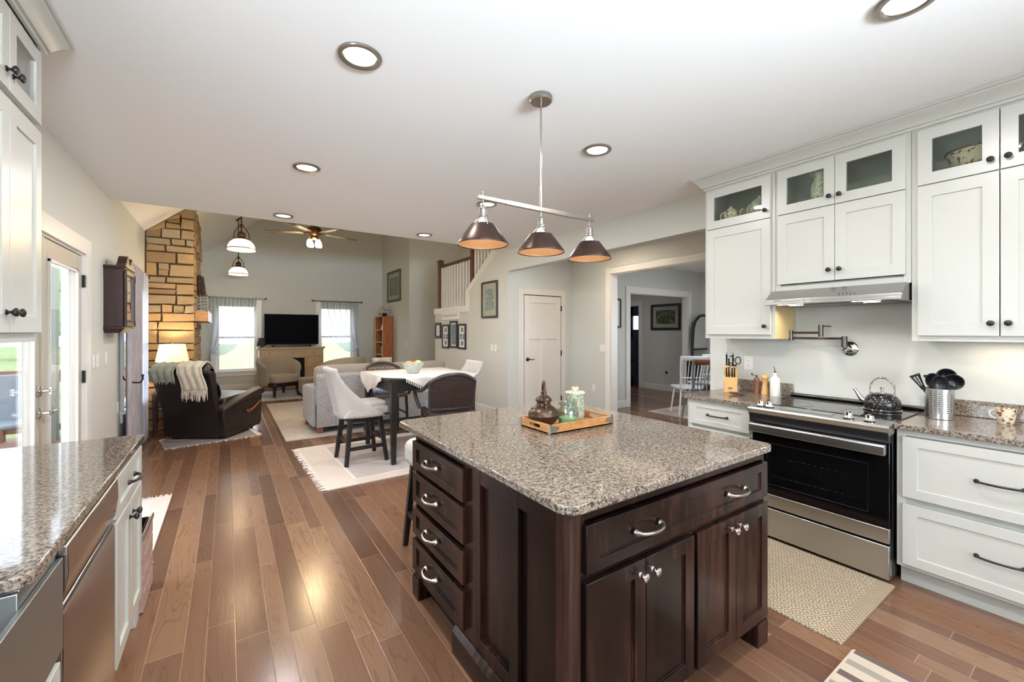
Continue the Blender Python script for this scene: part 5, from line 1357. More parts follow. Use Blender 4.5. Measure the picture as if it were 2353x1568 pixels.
# ================================================================ tv wall
cs = thing('tv_console', 'light oak media console with electric fireplace insert under the television', 'console', (1.345, 12.02, 0))
KY = 11.80
b = MB().box(.63, 2.06, KY + .01, 12.26, .09, 1.0); b.box(.585, 2.105, KY - .03, 12.27, 1.0, 1.04); b.box(.605, 2.085, KY - .012, 12.27, .975, 1.0); b.box(.60, 2.09, KY - .012, 12.27, .0, .10)
for x in (.63, 1.03, 1.63, 2.03): b.box(x - .0, x + .035, KY - .004, KY + .02, .10, .975)
b.build('cabinet_body', M['oak_l'], cs, bevel=.004)
for (a0, a1) in ((.675, 1.02), (1.075, 1.62), (1.675, 2.02)):
    d = shaker('Y', KY, -1, a0, a1, .80, .955, .018, .03, .008).build('drawer', M['oak_l'], cs, bevel=.002); knob('Y', KY - .018, -1, (a0 + a1) / 2, .878, M['black'], d, r=.012)
for (a0, a1, ka) in ((.675, 1.02, .99), (1.675, 2.02, 1.70)):
    d = shaker('Y', KY, -1, a0, a1, .13, .765, .018, .055, .008).build('door', M['oak_l'], cs, bevel=.002); knob('Y', KY - .018, -1, ka, .50, M['black'], d, r=.012)
MB().box(1.075, 1.62, KY - .006, KY + .005, .16, .765).build('fireplace_insert', M['blackgloss'], cs)
b = MB()
for i in range(14): x = 1.10 + i * .038; b.cyl((x, KY - .012, .18), (x, KY - .012, .74), .003, n=6)
b.build('insert_screen', M['black'], cs)
tv = thing('television', 'large flat black television on the oak console', 'television', (1.352, 11.93, 1.04))
MB().box(.737, 1.967, 11.91, 11.945, 1.095, 1.865).build('housing', M['plastic_b'], tv, bevel=.004)
MB().box(.747, 1.957, 11.907, 11.9105, 1.108, 1.857).build('screen', M['screen'], tv)
for x in (.93, 1.77): b = MB().bar((x, 11.93, 1.10), (x, 11.85, 1.045), .02, .012); b.bar((x, 11.93, 1.10), (x, 12.02, 1.045), .02, .012); b.build('foot', M['plastic_b'], tv)
sbx = thing('soundbar', 'dark soundbar lying under the television', 'soundbar', (1.35, 11.87, 1.04)); MB().box(.95, 1.75, 11.845, 11.905, 1.042, 1.092).build('speaker_grille', M['plastic_b'], sbx, bevel=.01)
bl = thing('small_lamp', 'small dark tapered lamp shade on the left end of the console', 'lamp', (.69, 11.95, 1.04)); b = MB().lathe([(.105, 1.075), (.075, 1.27)], (.69, 11.95, 0), 28, caps=False); b.build('lamp_shade', plain('dark_green_shade', (52, 58, 52), .7), bl, solid=.003)
MB().lathe([(.0001, 1.04), (.05, 1.04), (.05, 1.05), (.012, 1.06), (.012, 1.15), (.0001, 1.15)], (.69, 11.95, 0), 20).build('lamp_base', M['black'], bl)
# curtains at the two tv-wall windows
def swag(name, lab, xl, xr, tie_left, zt=2.235, yy=12.14):
    t = thing(name, lab, 'curtain', ((xl + xr) / 2, yy, .2))
    xt = xl + .0 if tie_left else xr - .0; sgn = 1 if tie_left else -1; za = .96
    N = 90
    def f(u, v):
        # u = 0 next to the tie side, 1 free edge
        x0 = (xl + (xr - xl) * u) if tie_left else (xr - (xr - xl) * u)
        P = [Vector((x0, 0, zt)), Vector((x0 + (xt - x0) * .05, 0, zt - .8 * (1 - .05 * u))), Vector((xt + sgn * .42 * u, 0, za - .42 * u + .06)), Vector((xt + sgn * .015 * u, 0, za - .02 * u))]
        if v < .7:
            s = v / .7; p = P[0] * (1 - s) ** 3 + P[1] * 3 * s * (1 - s) ** 2 + P[2] * 3 * s * s * (1 - s) + P[3] * s ** 3
            am = .035 * (1 - s) + .012
        else:
            s = (v - .7) / .3; p = Vector((xt + sgn * (.015 + (.20 * s) * (u - .45)), 0, za - .02 * u - s * .66)); am = .012 + .02 * s
        return (p.x, yy - am * math.sin(u * 12 * PI), p.z)
    MB().grid(f, N, 60).build('curtain_panel', M['sheer'], t, angle=80)
    b = MB(); b.tube([(xt + .03 * math.cos(a), yy + .035 * math.sin(a), za) for a in [2 * PI * i / 14 for i in range(14)]], .012, 6, closed=True); b.build('tie_band', M['sheer_w'], t)
    return t
swag('curtain', 'pale blue sheer curtain tied back at left of the television', -.36, .60, True)
swag('curtain', 'pale blue sheer curtain tied back at right of the television', 2.06, 3.02, False)
for (x0, x1, lab) in ((-.40, .79, 'dark curtain rod over the window left of the television'), (1.86, 3.12, 'dark curtain rod over the window right of the television')):
    r = thing('curtain_rod', lab, 'curtain rod', ((x0 + x1) / 2, 12.14, 2.24)); b = MB().tube([(x0, 12.14, 2.245), (x1, 12.14, 2.245)], .011, 10)
    for x in (x0, x1): b.ball((x, 12.14, 2.245), .024, n=12, m=8)
    for x in (x0 + .07, x1 - .07): b.cyl((x, 12.14, 2.245), (x, 12.30, 2.245), .007)
    b.build('rod', M['darknickel'], r)

# ================================================================ seating
def barrel(name, lab, loc, rz, hb=.86):
    t = thing(name, lab, 'armchair', loc, rz); r0 = .37
    b = MB(local=True)
    def f(u, v):
        th = R(-25) + R(230) * u; th = PI + th if False else R(155) + R(230) * u
        k = abs(2 * u - 1); h = hb - .20 * k ** 2.2; out = .03 * math.sin(PI * v)
        a = 2 * PI * v; th_ = .055
        zc = .25 + (h - .25) / 2; hz = (h - .25) / 2
        rad = r0 + th_ * math.cos(a) * (1 + .25 * (math.sin(a) > .5)) + (.05 if math.sin(a) > 0 else 0) * math.sin(a) ** 2
        return (rad * math.cos(th), rad * math.sin(th), zc + hz * max(-1, min(1, math.sin(a) * 1.15)))
    b.grid(f, 40, 22); n = len(b.v); w = 41
    b.f.append(tuple(j * w for j in range(22))); b.f.append(tuple(j * w + 40 for j in range(22))[::-1])
    b.build('curved_back', M['swivel'], t, angle=60)
    b = MB(local=True); b.prism(rounded_rect(-.30, .30, -.32, .36, [.16, .16, .25, .25]), .30, .47, 'z'); b.build('seat_cushion', M['swivel'], t, bevel=.045, seg=4)
    b = MB(local=True); b.prism(rounded_rect(-.33, .33, -.34, .33, [.12, .12, .25, .25]), .22, .30, 'z'); b.build('seat_rail', M['blackwood'], t, bevel=.01)
    for (x, y) in ((-.25, .27), (.25, .27), (-.24, -.25), (.24, -.25)):
        MB(local=True).bar((x, y, .24), (x * 1.08, y * 1.08, 0), .06, .06, w2=.035, h2=.035).build('leg', M['blackwood'], t)
    return t
barrel('barrel_chair', 'taupe barrel armchair on dark legs in front of the television console', (.95, 10.66, 0.006), R(205))
barrel('barrel_chair', 'taupe barrel armchair whose curved back rises behind the sofa', (1.96, 9.10, 0.0), R(20), .92)
ot = thing('ottoman', 'low dark taupe ottoman between barrel chair and sofa', 'ottoman', (1.55, 10.25, 0.006)); MB(local=True).box(-.24, .24, -.24, .24, .06, .40).build('upholstery', M['sofa_c'], ot, bevel=.04, seg=3)
for (x, y) in ((-.2, -.2), (.2, -.2), (-.2, .2), (.2, .2)): MB(local=True).box(x - .025, x + .025, y - .025, y + .025, 0, .06).build('foot', M['blackwood'], ot)

sf = thing('sofa', 'grey tweed sofa seen from behind on the living room rug', 'sofa', (2.03, 6.8, 0.008))
b = MB().box(1.02, 3.05, 6.33, 7.20, .09, .42); b.build('seat_base', M['sofa'], sf, bevel=.015)
b = MB().prism([(6.31, .09), (6.50, .09), (6.50, .82), (6.36, .835), (6.325, .80)], 1.02, 3.05, 'x'); b.build('back_frame', M['sofa'], sf, bevel=.018, seg=3)
for (x0, x1) in ((.965, 1.13), (2.94, 3.10)):
    MB().prism([(6.40, .09), (7.24, .09), (7.26, .60), (7.0, .64), (6.42, .66)], x0, x1, 'x').build('arm', M['sofa'], sf, bevel=.03, seg=3)
for k, (x0, x1) in enumerate(((1.02, 1.98), (2.04, 3.03))):
    b = MB()
    def f(u, v, x0=x0, x1=x1):
        a = 2 * PI * v; ed = max(0.0, 1 - abs(2 * u - 1) ** 5) ** .5
        return (x0 + (x1 - x0) * u, 6.50 + .135 * math.cos(a) * (.45 + .55 * ed) + .01 * math.sin(u * 15), .70 + .245 * (1 if math.sin(a) > 0 else 1) * max(-1, min(1, 1.25 * math.sin(a))) * (.82 + .18 * ed))
    b.grid(f, 30, 22); b.f.append(tuple(j * 31 for j in range(22))); b.f.append(tuple(j * 31 + 30 for j in range(22))[::-1])
    b.build('back_cushion', M['sofa_c'], sf, angle=70)
    MB().box(x0 + .10, x1 - .08, 6.62, 7.24, .42, .56).build('seat_cushion', M['sofa'], sf, bevel=.04, seg=3)
for (x, y) in ((1.07, 6.37), (3.0, 6.37), (1.03, 7.14), (3.04, 7.14)): MB().box(x - .035, x + .035, y - .035, y + .035, .006, .09).build('foot', M['rosewood'], sf, bevel=.004)
pw = thing('throw_pillow', 'brown striped pillow wedged between the sofa back cushions', 'pillow', (2.02, 6.52, .75)); b = MB(local=True)
b.grid(lambda u, v: ((.15 * (2 * u - 1)), .07 * math.cos(2 * PI * v) * max(0, 1 - (2 * u - 1) ** 4) ** .5, .10 + .15 * math.sin(2 * PI * v)), 20, 18); b.build('pillow_cover', M['pillow'], pw, angle=80); pw.location = (1.97, 6.47, .78)

# ================================================================ rugs
def rug_obj(name, lab, cx, cy, w, l, rz, mat, border=None, fringe=None, th=.008, line=None):
    t = thing(name, lab, 'rug', (cx, cy, .0015), rz)
    MB(local=True).box(-w / 2, w / 2, -l / 2, l / 2, 0, th).build('pile', mat, t, smooth=False)
    if border:
        bw_, bl_ = border; b = MB(local=True); z0, z1 = th, th + .0015
        b.box(-w / 2, w / 2, -l / 2, -l / 2 + bl_, z0, z1); b.box(-w / 2, w / 2, l / 2 - bl_, l / 2, z0, z1); b.box(-w / 2, -w / 2 + bw_, -l / 2 + bl_, l / 2 - bl_, z0, z1); b.box(w / 2 - bw_, w / 2, -l / 2 + bl_, l / 2 - bl_, z0, z1)
        b.build('border', M['rug1b'], t, smooth=False)
        if line:
            b = MB(local=True); x0, y0 = w / 2 - bw_, l / 2 - bl_
            for q in ((-x0, x0, -y0 - .012, -y0 + .012), (-x0, x0, y0 - .012, y0 + .012), (-x0 - .012, -x0 + .012, -y0, y0), (x0 - .012, x0 + .012, -y0, y0)): b.box(*q, z1, z1 + .001)
            b.build('inner_line', M['rugline'], t, smooth=False)
    if fringe:
        for (ax, s_) in fringe:
            b = MB(local=True); ln = w if ax == 'y' else l; n = int(ln / .016)
            for i in range(n):
                a = -ln / 2 + (i + .5) * ln / n; e = (l if ax == 'y' else w) / 2 * s_; d = s_ * r_.uniform(.04, .07); j = r_.uniform(-.014, .014); zz = r_.uniform(.004, .010)
                pts = [(a, e - s_ * .005, th * .7), (a + j, e + d * .5, zz), (a + j * 2, e + d, .003)]
                if ax == 'x': pts = [(p[1], p[0], p[2]) for p in pts]
                b.tube(pts, [.005, .004, .003], 5)
            b.build('fringe', M['fringe'], t)
    return t
rug_obj('dining_rug', 'cream fringed rug under the dining table', 1.93, 4.88, 2.42, 1.64, R(1.5), M['rug1'], border=(.28, .15), fringe=(('x', -1), ('x', 1)), line=True)
rug_obj('living_rug', 'grey-beige living room rug under the sofa', 2.10, 7.82, 2.95, 3.35, 0, M['rug2'])
rug_obj('living_rug', 'pale patterned rug under the barrel chair by the console', 1.45, 10.72, 2.0, 1.55, 0, M['rug3'])
rug_obj('entry_rug', 'white fringed rug by the patio door', -.66, 4.06, .52, 1.24, 0, M['rugw'], border=(.12, .03), fringe=(('y', -1), ('y', 1)))
rug_obj('recliner_rug', 'small patterned fringed rug beneath the recliner', -.20, 6.93, 1.0, .60, R(10), plain('marled_rug', (148, 134, 130), .95, bump=.5, var=.45), fringe=(('x', 1), ('y', -1)))
dm = MB().prism(rounded_rect(2.31, 3.085, .74, 2.0, .012), .0015, .010, 'z'); tag(dm.build('range_mat', M['diamat'], None, smooth=False), 'beige diamond-patterned woven mat in front of the range', 'mat')
sm_ = MB().prism(rounded_rect(1.86, 2.32, -.12, .70, .02), .0015, .011, 'z'); tag(sm_.build('striped_mat', M['stripemat'], None, smooth=False), 'cream mat with grey stripes at the bottom edge', 'mat')
rug_obj('dining_room_rug', 'beige rug on the dining room floor beyond the opening', 7.2, 3.7, 2.0, 2.3, 0, M['rug2'])

# ================================================================ bookshelf
bs = thing('bookshelf', 'tall knotty pine bookshelf against the far right wall', 'bookshelf', (3.6, 11.66, 0))
X0, X1, Y0, Y1, ZT = 3.46, 3.735, 11.30, 12.02, 1.82
b = MB().box(X0, X1, Y0, Y0 + .02, 0, ZT); b.box(X0, X1, Y1 - .02, Y1, 0, ZT); b.box(X1 - .01, X1, Y0, Y1, 0, ZT); b.box(X0 - .01, X1, Y0 - .012, Y1 + .012, ZT, ZT + .02); b.build('case', M['pine'], bs, bevel=.002)
for z in (.10, .44, .78, 1.12, 1.46): MB().box(X0, X1 - .01, Y0 + .02, Y1 - .02, z, z + .02).build('shelf', M['pine_l'], bs)
b = MB(); b.box(X0 - .006, X0 + .004, Y0, Y0 + .035, 0, ZT); b.box(X0 - .006, X0 + .004, Y1 - .035, Y1, 0, ZT); b.build('front_edge', M['pine_l'], bs)
v_ = thing('flower_arrangement', 'dried flowers with dark leaves on top of the bookshelf', 'flowers', (3.58, 11.55, 1.84)); b = MB(local=True); b.lathe([(.0001, 0), (.05, 0), (.07, .04), (.055, .09), (.0001, .09)], n=20); b.build('pot', M['black'], v_)
b = MB(local=True); lf = MB(local=True)
for i in range(26):
    a = r_.uniform(0, 6.28); rr = r_.uniform(.02, .16); z = r_.uniform(.06, .26) - rr * .3
    if i % 2: b.ball((rr * math.cos(a), rr * math.sin(a), z + .03), r_.uniform(.018, .032), sz=.7, n=9, m=6)
    else:
        c = Vector((rr * math.cos(a), rr * math.sin(a), z)); d = Vector((math.cos(a), math.sin(a), r_.uniform(-.3, .5))).normalized() * .06; s = Vector((-math.sin(a), math.cos(a), 0)) * .022
        lf.add([c - d, c + s, c + d, c - s], [(0, 1, 2, 3)])
b.build('blossoms', M['flower'], v_); lf.build('leaves', M['leafd'], v_, solid=.002)
for (y, z, lab, kd) in ((11.7, 1.48, 'small white figurine on the top bookshelf shelf', 'f'), (11.62, 1.14, 'dark vase on the second bookshelf shelf', 'v'), (11.55, .80, 'row of muted books on the bookshelf', 'b'), (11.6, .46, 'small white box on a low bookshelf shelf', 'x')):
    t = thing({'f': 'figurine', 'v': 'vase', 'b': 'book', 'x': 'small_box'}[kd], lab, {'f': 'figurine', 'v': 'vase', 'b': 'book', 'x': 'box'}[kd], (3.56, y, z)); b = MB(local=True)
    if kd == 'f': b.lathe([(.0001, 0), (.03, 0), (.035, .05), (.015, .09), (.025, .12), (.0001, .15)], n=16); b.build('figure', M['ceramic_w'], t)
    elif kd == 'v': b.lathe([(.0001, 0), (.035, 0), (.05, .08), (.02, .15), (.028, .18), (.0001, .18)], n=16); b.build('vase_body', M['frame_k'], t)
    elif kd == 'b': t['label'] = 'upright pale book on the third bookshelf shelf'; b.box(-.08, .08, -.015, .015, 0, .21); b.build('cover', M['mat_g'], t, bevel=.002)
    else: b.box(-.05, .05, -.05, .05, 0, .10); b.build('box_body', M['ceramic_w'], t, bevel=.003)
# ================================================================ framed pictures
def frame(name, lab, pl, p, sg, a0, a1, z0, z1, fw, fmat, mount, mw, pic, cat='picture', dep=.025):
    t = thing(name, lab, cat, P3(pl, p, sg, (a0 + a1) / 2, z0, 0)); b = MB()
    for q in ((a0, a0 + fw, z0, z1), (a1 - fw, a1, z0, z1), (a0 + fw, a1 - fw, z0, z0 + fw), (a0 + fw, a1 - fw, z1 - fw, z1)): fbx(b, pl, p, sg, *q, 0.001, dep)
    b.build('frame', fmat, t, bevel=.003)
    m_ = MB(); fbx(m_, pl, p, sg, a0 + fw, a1 - fw, z0 + fw, z1 - fw, .001, dep * .35); m_.build('mount', mount, t, smooth=False)
    i_ = MB(); rects = pic if isinstance(pic, list) else [((a0 + fw + mw), (a1 - fw - mw), (z0 + fw + mw), (z1 - fw - mw))]
    for q in rects: fbx(i_, pl, p, sg, *q, dep * .35, dep * .35 + .001)
    return t, i_
def fin(ti, mat): return ti[1].build('print', mat, ti[0], smooth=False)
fin(frame('framed_print', 'large framed green woodland print high on the wall above the bookshelf', 'X', XR, -1, 10.70, 11.78, 2.24, 3.07, .055, M['frame_d'], M['mat_g'], .11, None), M['print_g'])
fin(frame('framed_print', 'framed birch print in dark frame on the stair wall beside the alcove', 'X', XR, -1, 5.945, 6.475, 1.665, 2.29, .03, M['frame_d'], M['mat_g'], .095, None), M['print_b'])
t4 = frame('photo_frame', 'short black photo frame, leftmost of four on the stair wall', 'X', XR, -1, 8.19, 8.49, 1.285, 1.615, .05, M['frame_k'], M['mat_w'], .04, None); fin(t4, M['mat_w'])
for (y0, y1, z0, z1, lab, kk) in ((7.80, 8.13, 1.085, 1.57, 'tall black photo frame with three photos, second from the left on the stair wall', 3), (7.43, 7.76, 1.105, 1.635, 'tall black frame with patterned print, highest of the four on the stair wall', 1), (7.07, 7.39, 1.09, 1.575, 'tall black photo frame with three photos, rightmost of four on the stair wall', 3)):
    if kk == 3:
        mid = (y0 + y1) / 2; rects = [(mid - .05, mid + .05, z1 - .16, z1 - .07), (mid - .09, mid - .015, (z0 + z1) / 2 - .06, (z0 + z1) / 2 + .05), (mid + .015, mid + .09, (z0 + z1) / 2 - .06, (z0 + z1) / 2 + .05), (mid - .05, mid + .05, z0 + .07, z0 + .16)]
    else: rects = [(y0 + .06, y1 - .06, z0 + .06, z1 - .06)]
    fin(frame('photo_frame', lab, 'X', XR, -1, y0, y1, z0, z1, .034, M['frame_k'], M['mat_w'], 0, rects), M['print_k'])
sg_ = thing('wall_sign', 'white sign with faint grey script under the stair landing', 'sign', (XR, 7.74, 1.69)); b = MB(); fbx(b, 'X', XR, -1, 7.35, 8.14, 1.665, 1.83, .001, .018); b.build('board', M['trim'], sg_, bevel=.002)
b = MB(); b.tube([(XR - .019, 8.08 - i * .0062, 1.75 + .012 * math.sin(i * 1.25) * (1 + .8 * math.sin(i * .37))) for i in range(108)], .0022, 5); b.build('script_lettering', M['scribe'], sg_)
fin(frame('framed_print', 'wide framed lakeside print in a black frame on the grey hall wall', 'X', 8.75, -1, 5.90, 6.725, 1.465, 2.09, .055, M['frame_k'], M['mat_g'], .09, None), M['print_f'])
fin(frame('framed_print', 'narrow gilt frame edge just inside the dining opening', 'Y', 5.38, -1, 5.60, 6.10, 1.50, 2.04, .03, M['frame_d'], M['mat_w'], .07, None), M['mat_g'])

# ================================================================ staircase railing
st = thing('stair_railing', 'white baluster railing with brown posts on the stair landing', 'railing', (3.80, 7.6, 1.92))
px = XR + .055
def post(y, z0, z1):
    b = MB().box(px - .045, px + .045, y - .045, y + .045, z0, z1); b.box(px - .058, px + .058, y - .058, y + .058, z1 - .06, z1 - .035); b.box(px - .065, px + .065, y - .065, y + .065, z1, z1 + .02)
    b.add([(px - .05, y - .05, z1 + .02), (px + .05, y - .05, z1 + .02), (px + .05, y + .05, z1 + .02), (px - .05, y + .05, z1 + .02), (px, y, z1 + .05)], [(0, 1, 4), (1, 2, 4), (2, 3, 4), (3, 0, 4), (0, 3, 2, 1)])
    b.build('newel_post', M['railwood'], st, bevel=.003)
post(8.36, 1.92, 2.93); post(6.90, 2.25, 3.55)
b = MB().box(px - .03, px + .03, 6.94, 8.32, 2.80, 2.845); b.box(px - .02, px + .02, 6.94, 8.32, 2.78, 2.80); b.build('handrail', M['railwood'], st, bevel=.006)
def sk_z(y): return 2.185 + (7.09 - y) * (3.115 - 2.185) / (7.09 - 5.68)
for i in range(11):
    y = 8.24 - i * .122; b = MB().box(px - .026, px + .026, y - .026, y + .026, 1.92, 2.78); o = b.build('baluster', M['trim'], st, bevel=.002)
b = MB().bar((px, 6.9, 3.23), (px, 5.9, 3.89), .06, .045); b.build('handrail', M['railwood'], st, bevel=.004)
for i in range(8):
    y = 6.80 - i * .115; z = sk_z(y) - .02; b = MB().box(px - .021, px + .021, y - .026, y + .026, z, z + .92); o = b.build('baluster', M['trim'], st, bevel=.002)
stp = thing('staircase', 'upper stair flight behind the railing', 'staircase', (4.4, 6.3, 1.86), kind='structure')
stp.name = 'trim_7'
b = MB()
for i in range(4): b.box(XR + .12, 5.2, 6.95 - (i + 1) * .27, 6.95 - i * .27, 1.86 + i * .18, 1.86 + (i + 1) * .18)
b.build('steps', M['railwood'], stp)

# ================================================================ hanging dome pendants and the fan
def dome(lab, x, y, zr):
    t = thing('dome_pendant', lab, 'pendant light', (x, y, zr), group='glass dome pendants in the living room'); zc = zroof(x)
    b = MB(); b.lathe([(.178, 0), (.172, .055), (.150, .105), (.112, .142), (.070, .160), (.045, .165)], (x, y, zr + .012), 48, caps=False); b.build('glass_dome', M['opal'], t, solid=.004)
    b = MB(); b.lathe([(.176, .040), (.190, .036), (.190, .028), (.176, .026)], (x, y, zr), 48, caps=False); b.build('rim_band', M['brass'], t, solid=.001)
    b = MB(); b.lathe([(.052, .165), (.060, .175), (.052, .19), (.048, .225), (.058, .24), (.050, .265), (.020, .285), (.012, .30)], (x, y, zr), 28)
    for s_ in (-1, 1): b.tube([(x + s_ * .095, y, zr + .19), (x + s_ * .095, y, zr + .26), (x + s_ * .05, y, zr + .34), (x + s_ * .02, y, zr + .38)], .006, 8); b.cyl((x + s_ * .05, y, zr + .19), (x + s_ * .115, y, zr + .19), .007, n=10)
    b.build('socket_housing', M['brass'], t)
    b = MB(); b.cyl((x, y, zr + .29), (x, y, zc - .01), .009, n=12); b.lathe([(.0001, .35), (.022, .36), (.022, .40), (.0001, .41)], (x, y, zr), 16); b.build('stem', M['brass'], t)
    b = MB(); k = len(b.v); b.lathe([(.0001, 0), (.065, 0), (.06, -.02), (.0001, -.03)], (0, 0, 0), 28); b.xf(Matrix.Translation((x, y, zc - .006)) @ Matrix.Rotation(-math.atan(SL), 4, 'Y')); b.build('ceiling_plate', M['brass'], t)
    bulb('dome_pendant_light', (x, y, zr - .03), 8, (1.0, .72, .42), .08)
dome('glass dome pendant hanging lower and nearer, larger in view', .17, 7.40, 2.620)
dome('glass dome pendant hanging farther back, smaller in view', .19, 10.65, 2.620)
fn = thing('ceiling_fan', 'ceiling fan with wooden blades and lit glass shades in the living room', 'ceiling fan', (1.13, 7.21, 2.9)); x, y = 1.13, 7.21
b = MB(); b.lathe([(.0001, 2.93), (.06, 2.93), (.10, 2.96), (.115, 3.0), (.10, 3.05), (.06, 3.08), (.03, 3.10), (.0001, 3.10)], (x, y, 0), 36); b.build('motor_housing', M['brass'], fn)
b = MB(); b.cyl((x, y, 3.08), (x, y, zroof(x) - .02), .014, n=14); b.lathe([(.0001, 2.93), (.05, 2.93), (.055, 2.90), (.03, 2.87), (.0001, 2.86)], (x, y, 0), 24); b.build('downrod', M['brass'], fn)
for k in range(5):
    a = R(72 * k + 14); d = Vector((math.cos(a), math.sin(a), 0)); s = Vector((-math.sin(a), math.cos(a), .08)).normalized(); c = Vector((x, y, 2.975))
    b = MB(); b.add([c + d * .16 - s * .045, c + d * .16 + s * .045, c + d * .68 + s * .07, c + d * .71 + s * .03, c + d * .71 - s * .03, c + d * .68 - s * .07], [(0, 1, 2, 3, 4, 5)]); bl_ = b.build('blade', M['fanblade'], fn, solid=.008)
    b = MB().bar(c + d * .07, c + d * .20, .05, .008); b.build('blade_bracket', M['brass'], bl_)
for k in range(4):
    a = R(90 * k + 30); p = Vector((x + .085 * math.cos(a), y + .085 * math.sin(a), 2.865)); b = MB().tube([(x, y, 2.90), (x + .05 * math.cos(a), y + .05 * math.sin(a), 2.90), p], .008, 8); ar = b.build('lamp_arm', M['brass'], fn)
    b = MB().lathe([(.026, 0), (.040, -.03), (.046, -.075), (.044, -.10), (.0001, -.105)], p, 20); b.build('glass_shade', M['opal_b'], ar)
bulb('fan_light', (x, y, 2.72), 50, (1.0, .72, .40), .10)

# ================================================================ dining table, cloth, bowl
T0, T1, U0, U1 = 1.405, 2.47, 4.385, 5.46
dt = thing('dining_table', 'black counter-height square dining table on the cream rug', 'dining table', (1.94, 4.92, .011))
MB().box(T0, T1, U0, U1, .892, .922).build('table_top', M['blackwood'], dt, bevel=.004)
b = MB()
for q in ((T0 + .06, T1 - .06, U0 + .03, U0 + .052), (T0 + .06, T1 - .06, U1 - .052, U1 - .03), (T0 + .03, T0 + .052, U0 + .06, U1 - .06), (T1 - .052, T1 - .03, U0 + .06, U1 - .06)): b.box(*q, .78, .892)
b.build('apron', M['blackwood'], dt)
for (lx, ly) in ((T0 + .06, U0 + .035), (T1 - .06, U0 + .035), (T0 + .06, U1 - .05), (T1 - .06, U1 - .05)):
    MB().bar((lx, ly, .892), (lx, ly, .011), .072, .072, w2=.048, h2=.048).build('leg', M['blackwood'], dt, bevel=.003)
tc = thing('tablecloth', 'off-white tasselled tablecloth laid cornerwise over the dining table', 'tablecloth', (1.94, 4.92, .922))
zc = .9255; e = .006
b = MB(); N_ = 24
top = [(T0 - e, 4.58), (1.57, U0 - e), (T1 + e, U0 - e), (T1 + e, U1 + e), (T0 - e, U1 + e)]
b.add([(p[0], p[1], zc) for p in top], [tuple(range(5))])
def drape(p0, p1, tip, nrm):
    p0, p1, tip = Vector(p0), Vector(p1), Vector(tip); nrm = Vector(nrm)
    def f(u, v):
        q = p0.lerp(p1, u); w = u if u < (tip - p0).dot((p1 - p0).normalized()) / (p1 - p0).length else None
        s0 = (tip - p0).dot((p1 - p0).normalized()) / (p1 - p0).length; k = u / s0 if u < s0 else (1 - u) / (1 - s0)
        z = zc + (tip.z - zc) * k * v; return (q.x + nrm.x * (.010 + .014 * v * math.sin(u * 16)), q.y + nrm.y * (.010 + .014 * v * math.sin(u * 16)), z)
    return f
d1_ = drape((T0 - e, 4.58, zc), (T0 - e, U1, zc), (T0 - e, 5.18, .725), (-1, 0, 0)); d2_ = drape((1.57, U0 - e, zc), (T1, U0 - e, zc), (1.99, U0 - e, .715), (0, -1, 0))
d3_ = drape((T1 + e, U0, zc), (T1 + e, U1, zc), (T1 + e, 4.9, .72), (1, 0, 0)); d4_ = drape((T0, U1 + e, zc), (T1, U1 + e, zc), (1.9, U1 + e, .72), (0, 1, 0))
for f in (d1_, d2_, d3_, d4_): b.grid(f, 40, 10)
b.build('cloth', M['cloth'], tc, solid=.003, angle=70)
b = MB()
for f in (d1_, d2_, d3_, d4_):
    for i in range(1, 40):
        p = Vector(f(i / 40, 1)); b.tube([p + Vector((0, 0, .004)), p + Vector((0, 0, -.012)), p + Vector((0, 0, -.034))], [.0035, .007, .005], 5)
b.build('tassels', M['rugline'], tc)
fb = thing('fruit_bowl', 'speckled green and white bowl of fruit on the tablecloth', 'bowl', (1.845, 4.84, .929)); b = MB(local=True)
b.lathe([(.0001, 0), (.055, 0), (.06, .01), (.095, .05), (.118, .10), (.124, .128), (.119, .128), (.090, .05), (.05, .016), (.0001, .014)], n=44); b.build('bowl_body', M['bowl'], fb)
for (dx, dy, dz, rr, mt_, nm, lab) in ((-.055, -.02, .112, .040, 'fruit_p', 'peach', 'peach at the left rim of the fruit bowl'), (.05, -.03, .118, .042, 'fruit_y', 'lemon', 'yellow fruit at the right rim of the fruit bowl'), (.0, .01, .115, .038, 'fruit_r', 'apple', 'red apple in the middle of the fruit bowl'), (-.01, -.055, .105, .036, 'fruit_p', 'peach', 'peach at the near side of the fruit bowl'), (.06, .04, .108, .036, 'fruit_p', 'peach', 'peach at the far right of the fruit bowl'), (-.04, .05, .110, .038, 'fruit_y', 'lemon', 'pale yellow fruit at the back of the fruit bowl')):
    t = thing(nm, lab, 'fruit', (1.845 + dx, 4.84 + dy, .929 + dz - .03)); b = MB(local=True); b.ball((0, 0, .03), rr, sz=.93, n=18, m=12); b.build('fruit_skin', M[mt_], t)

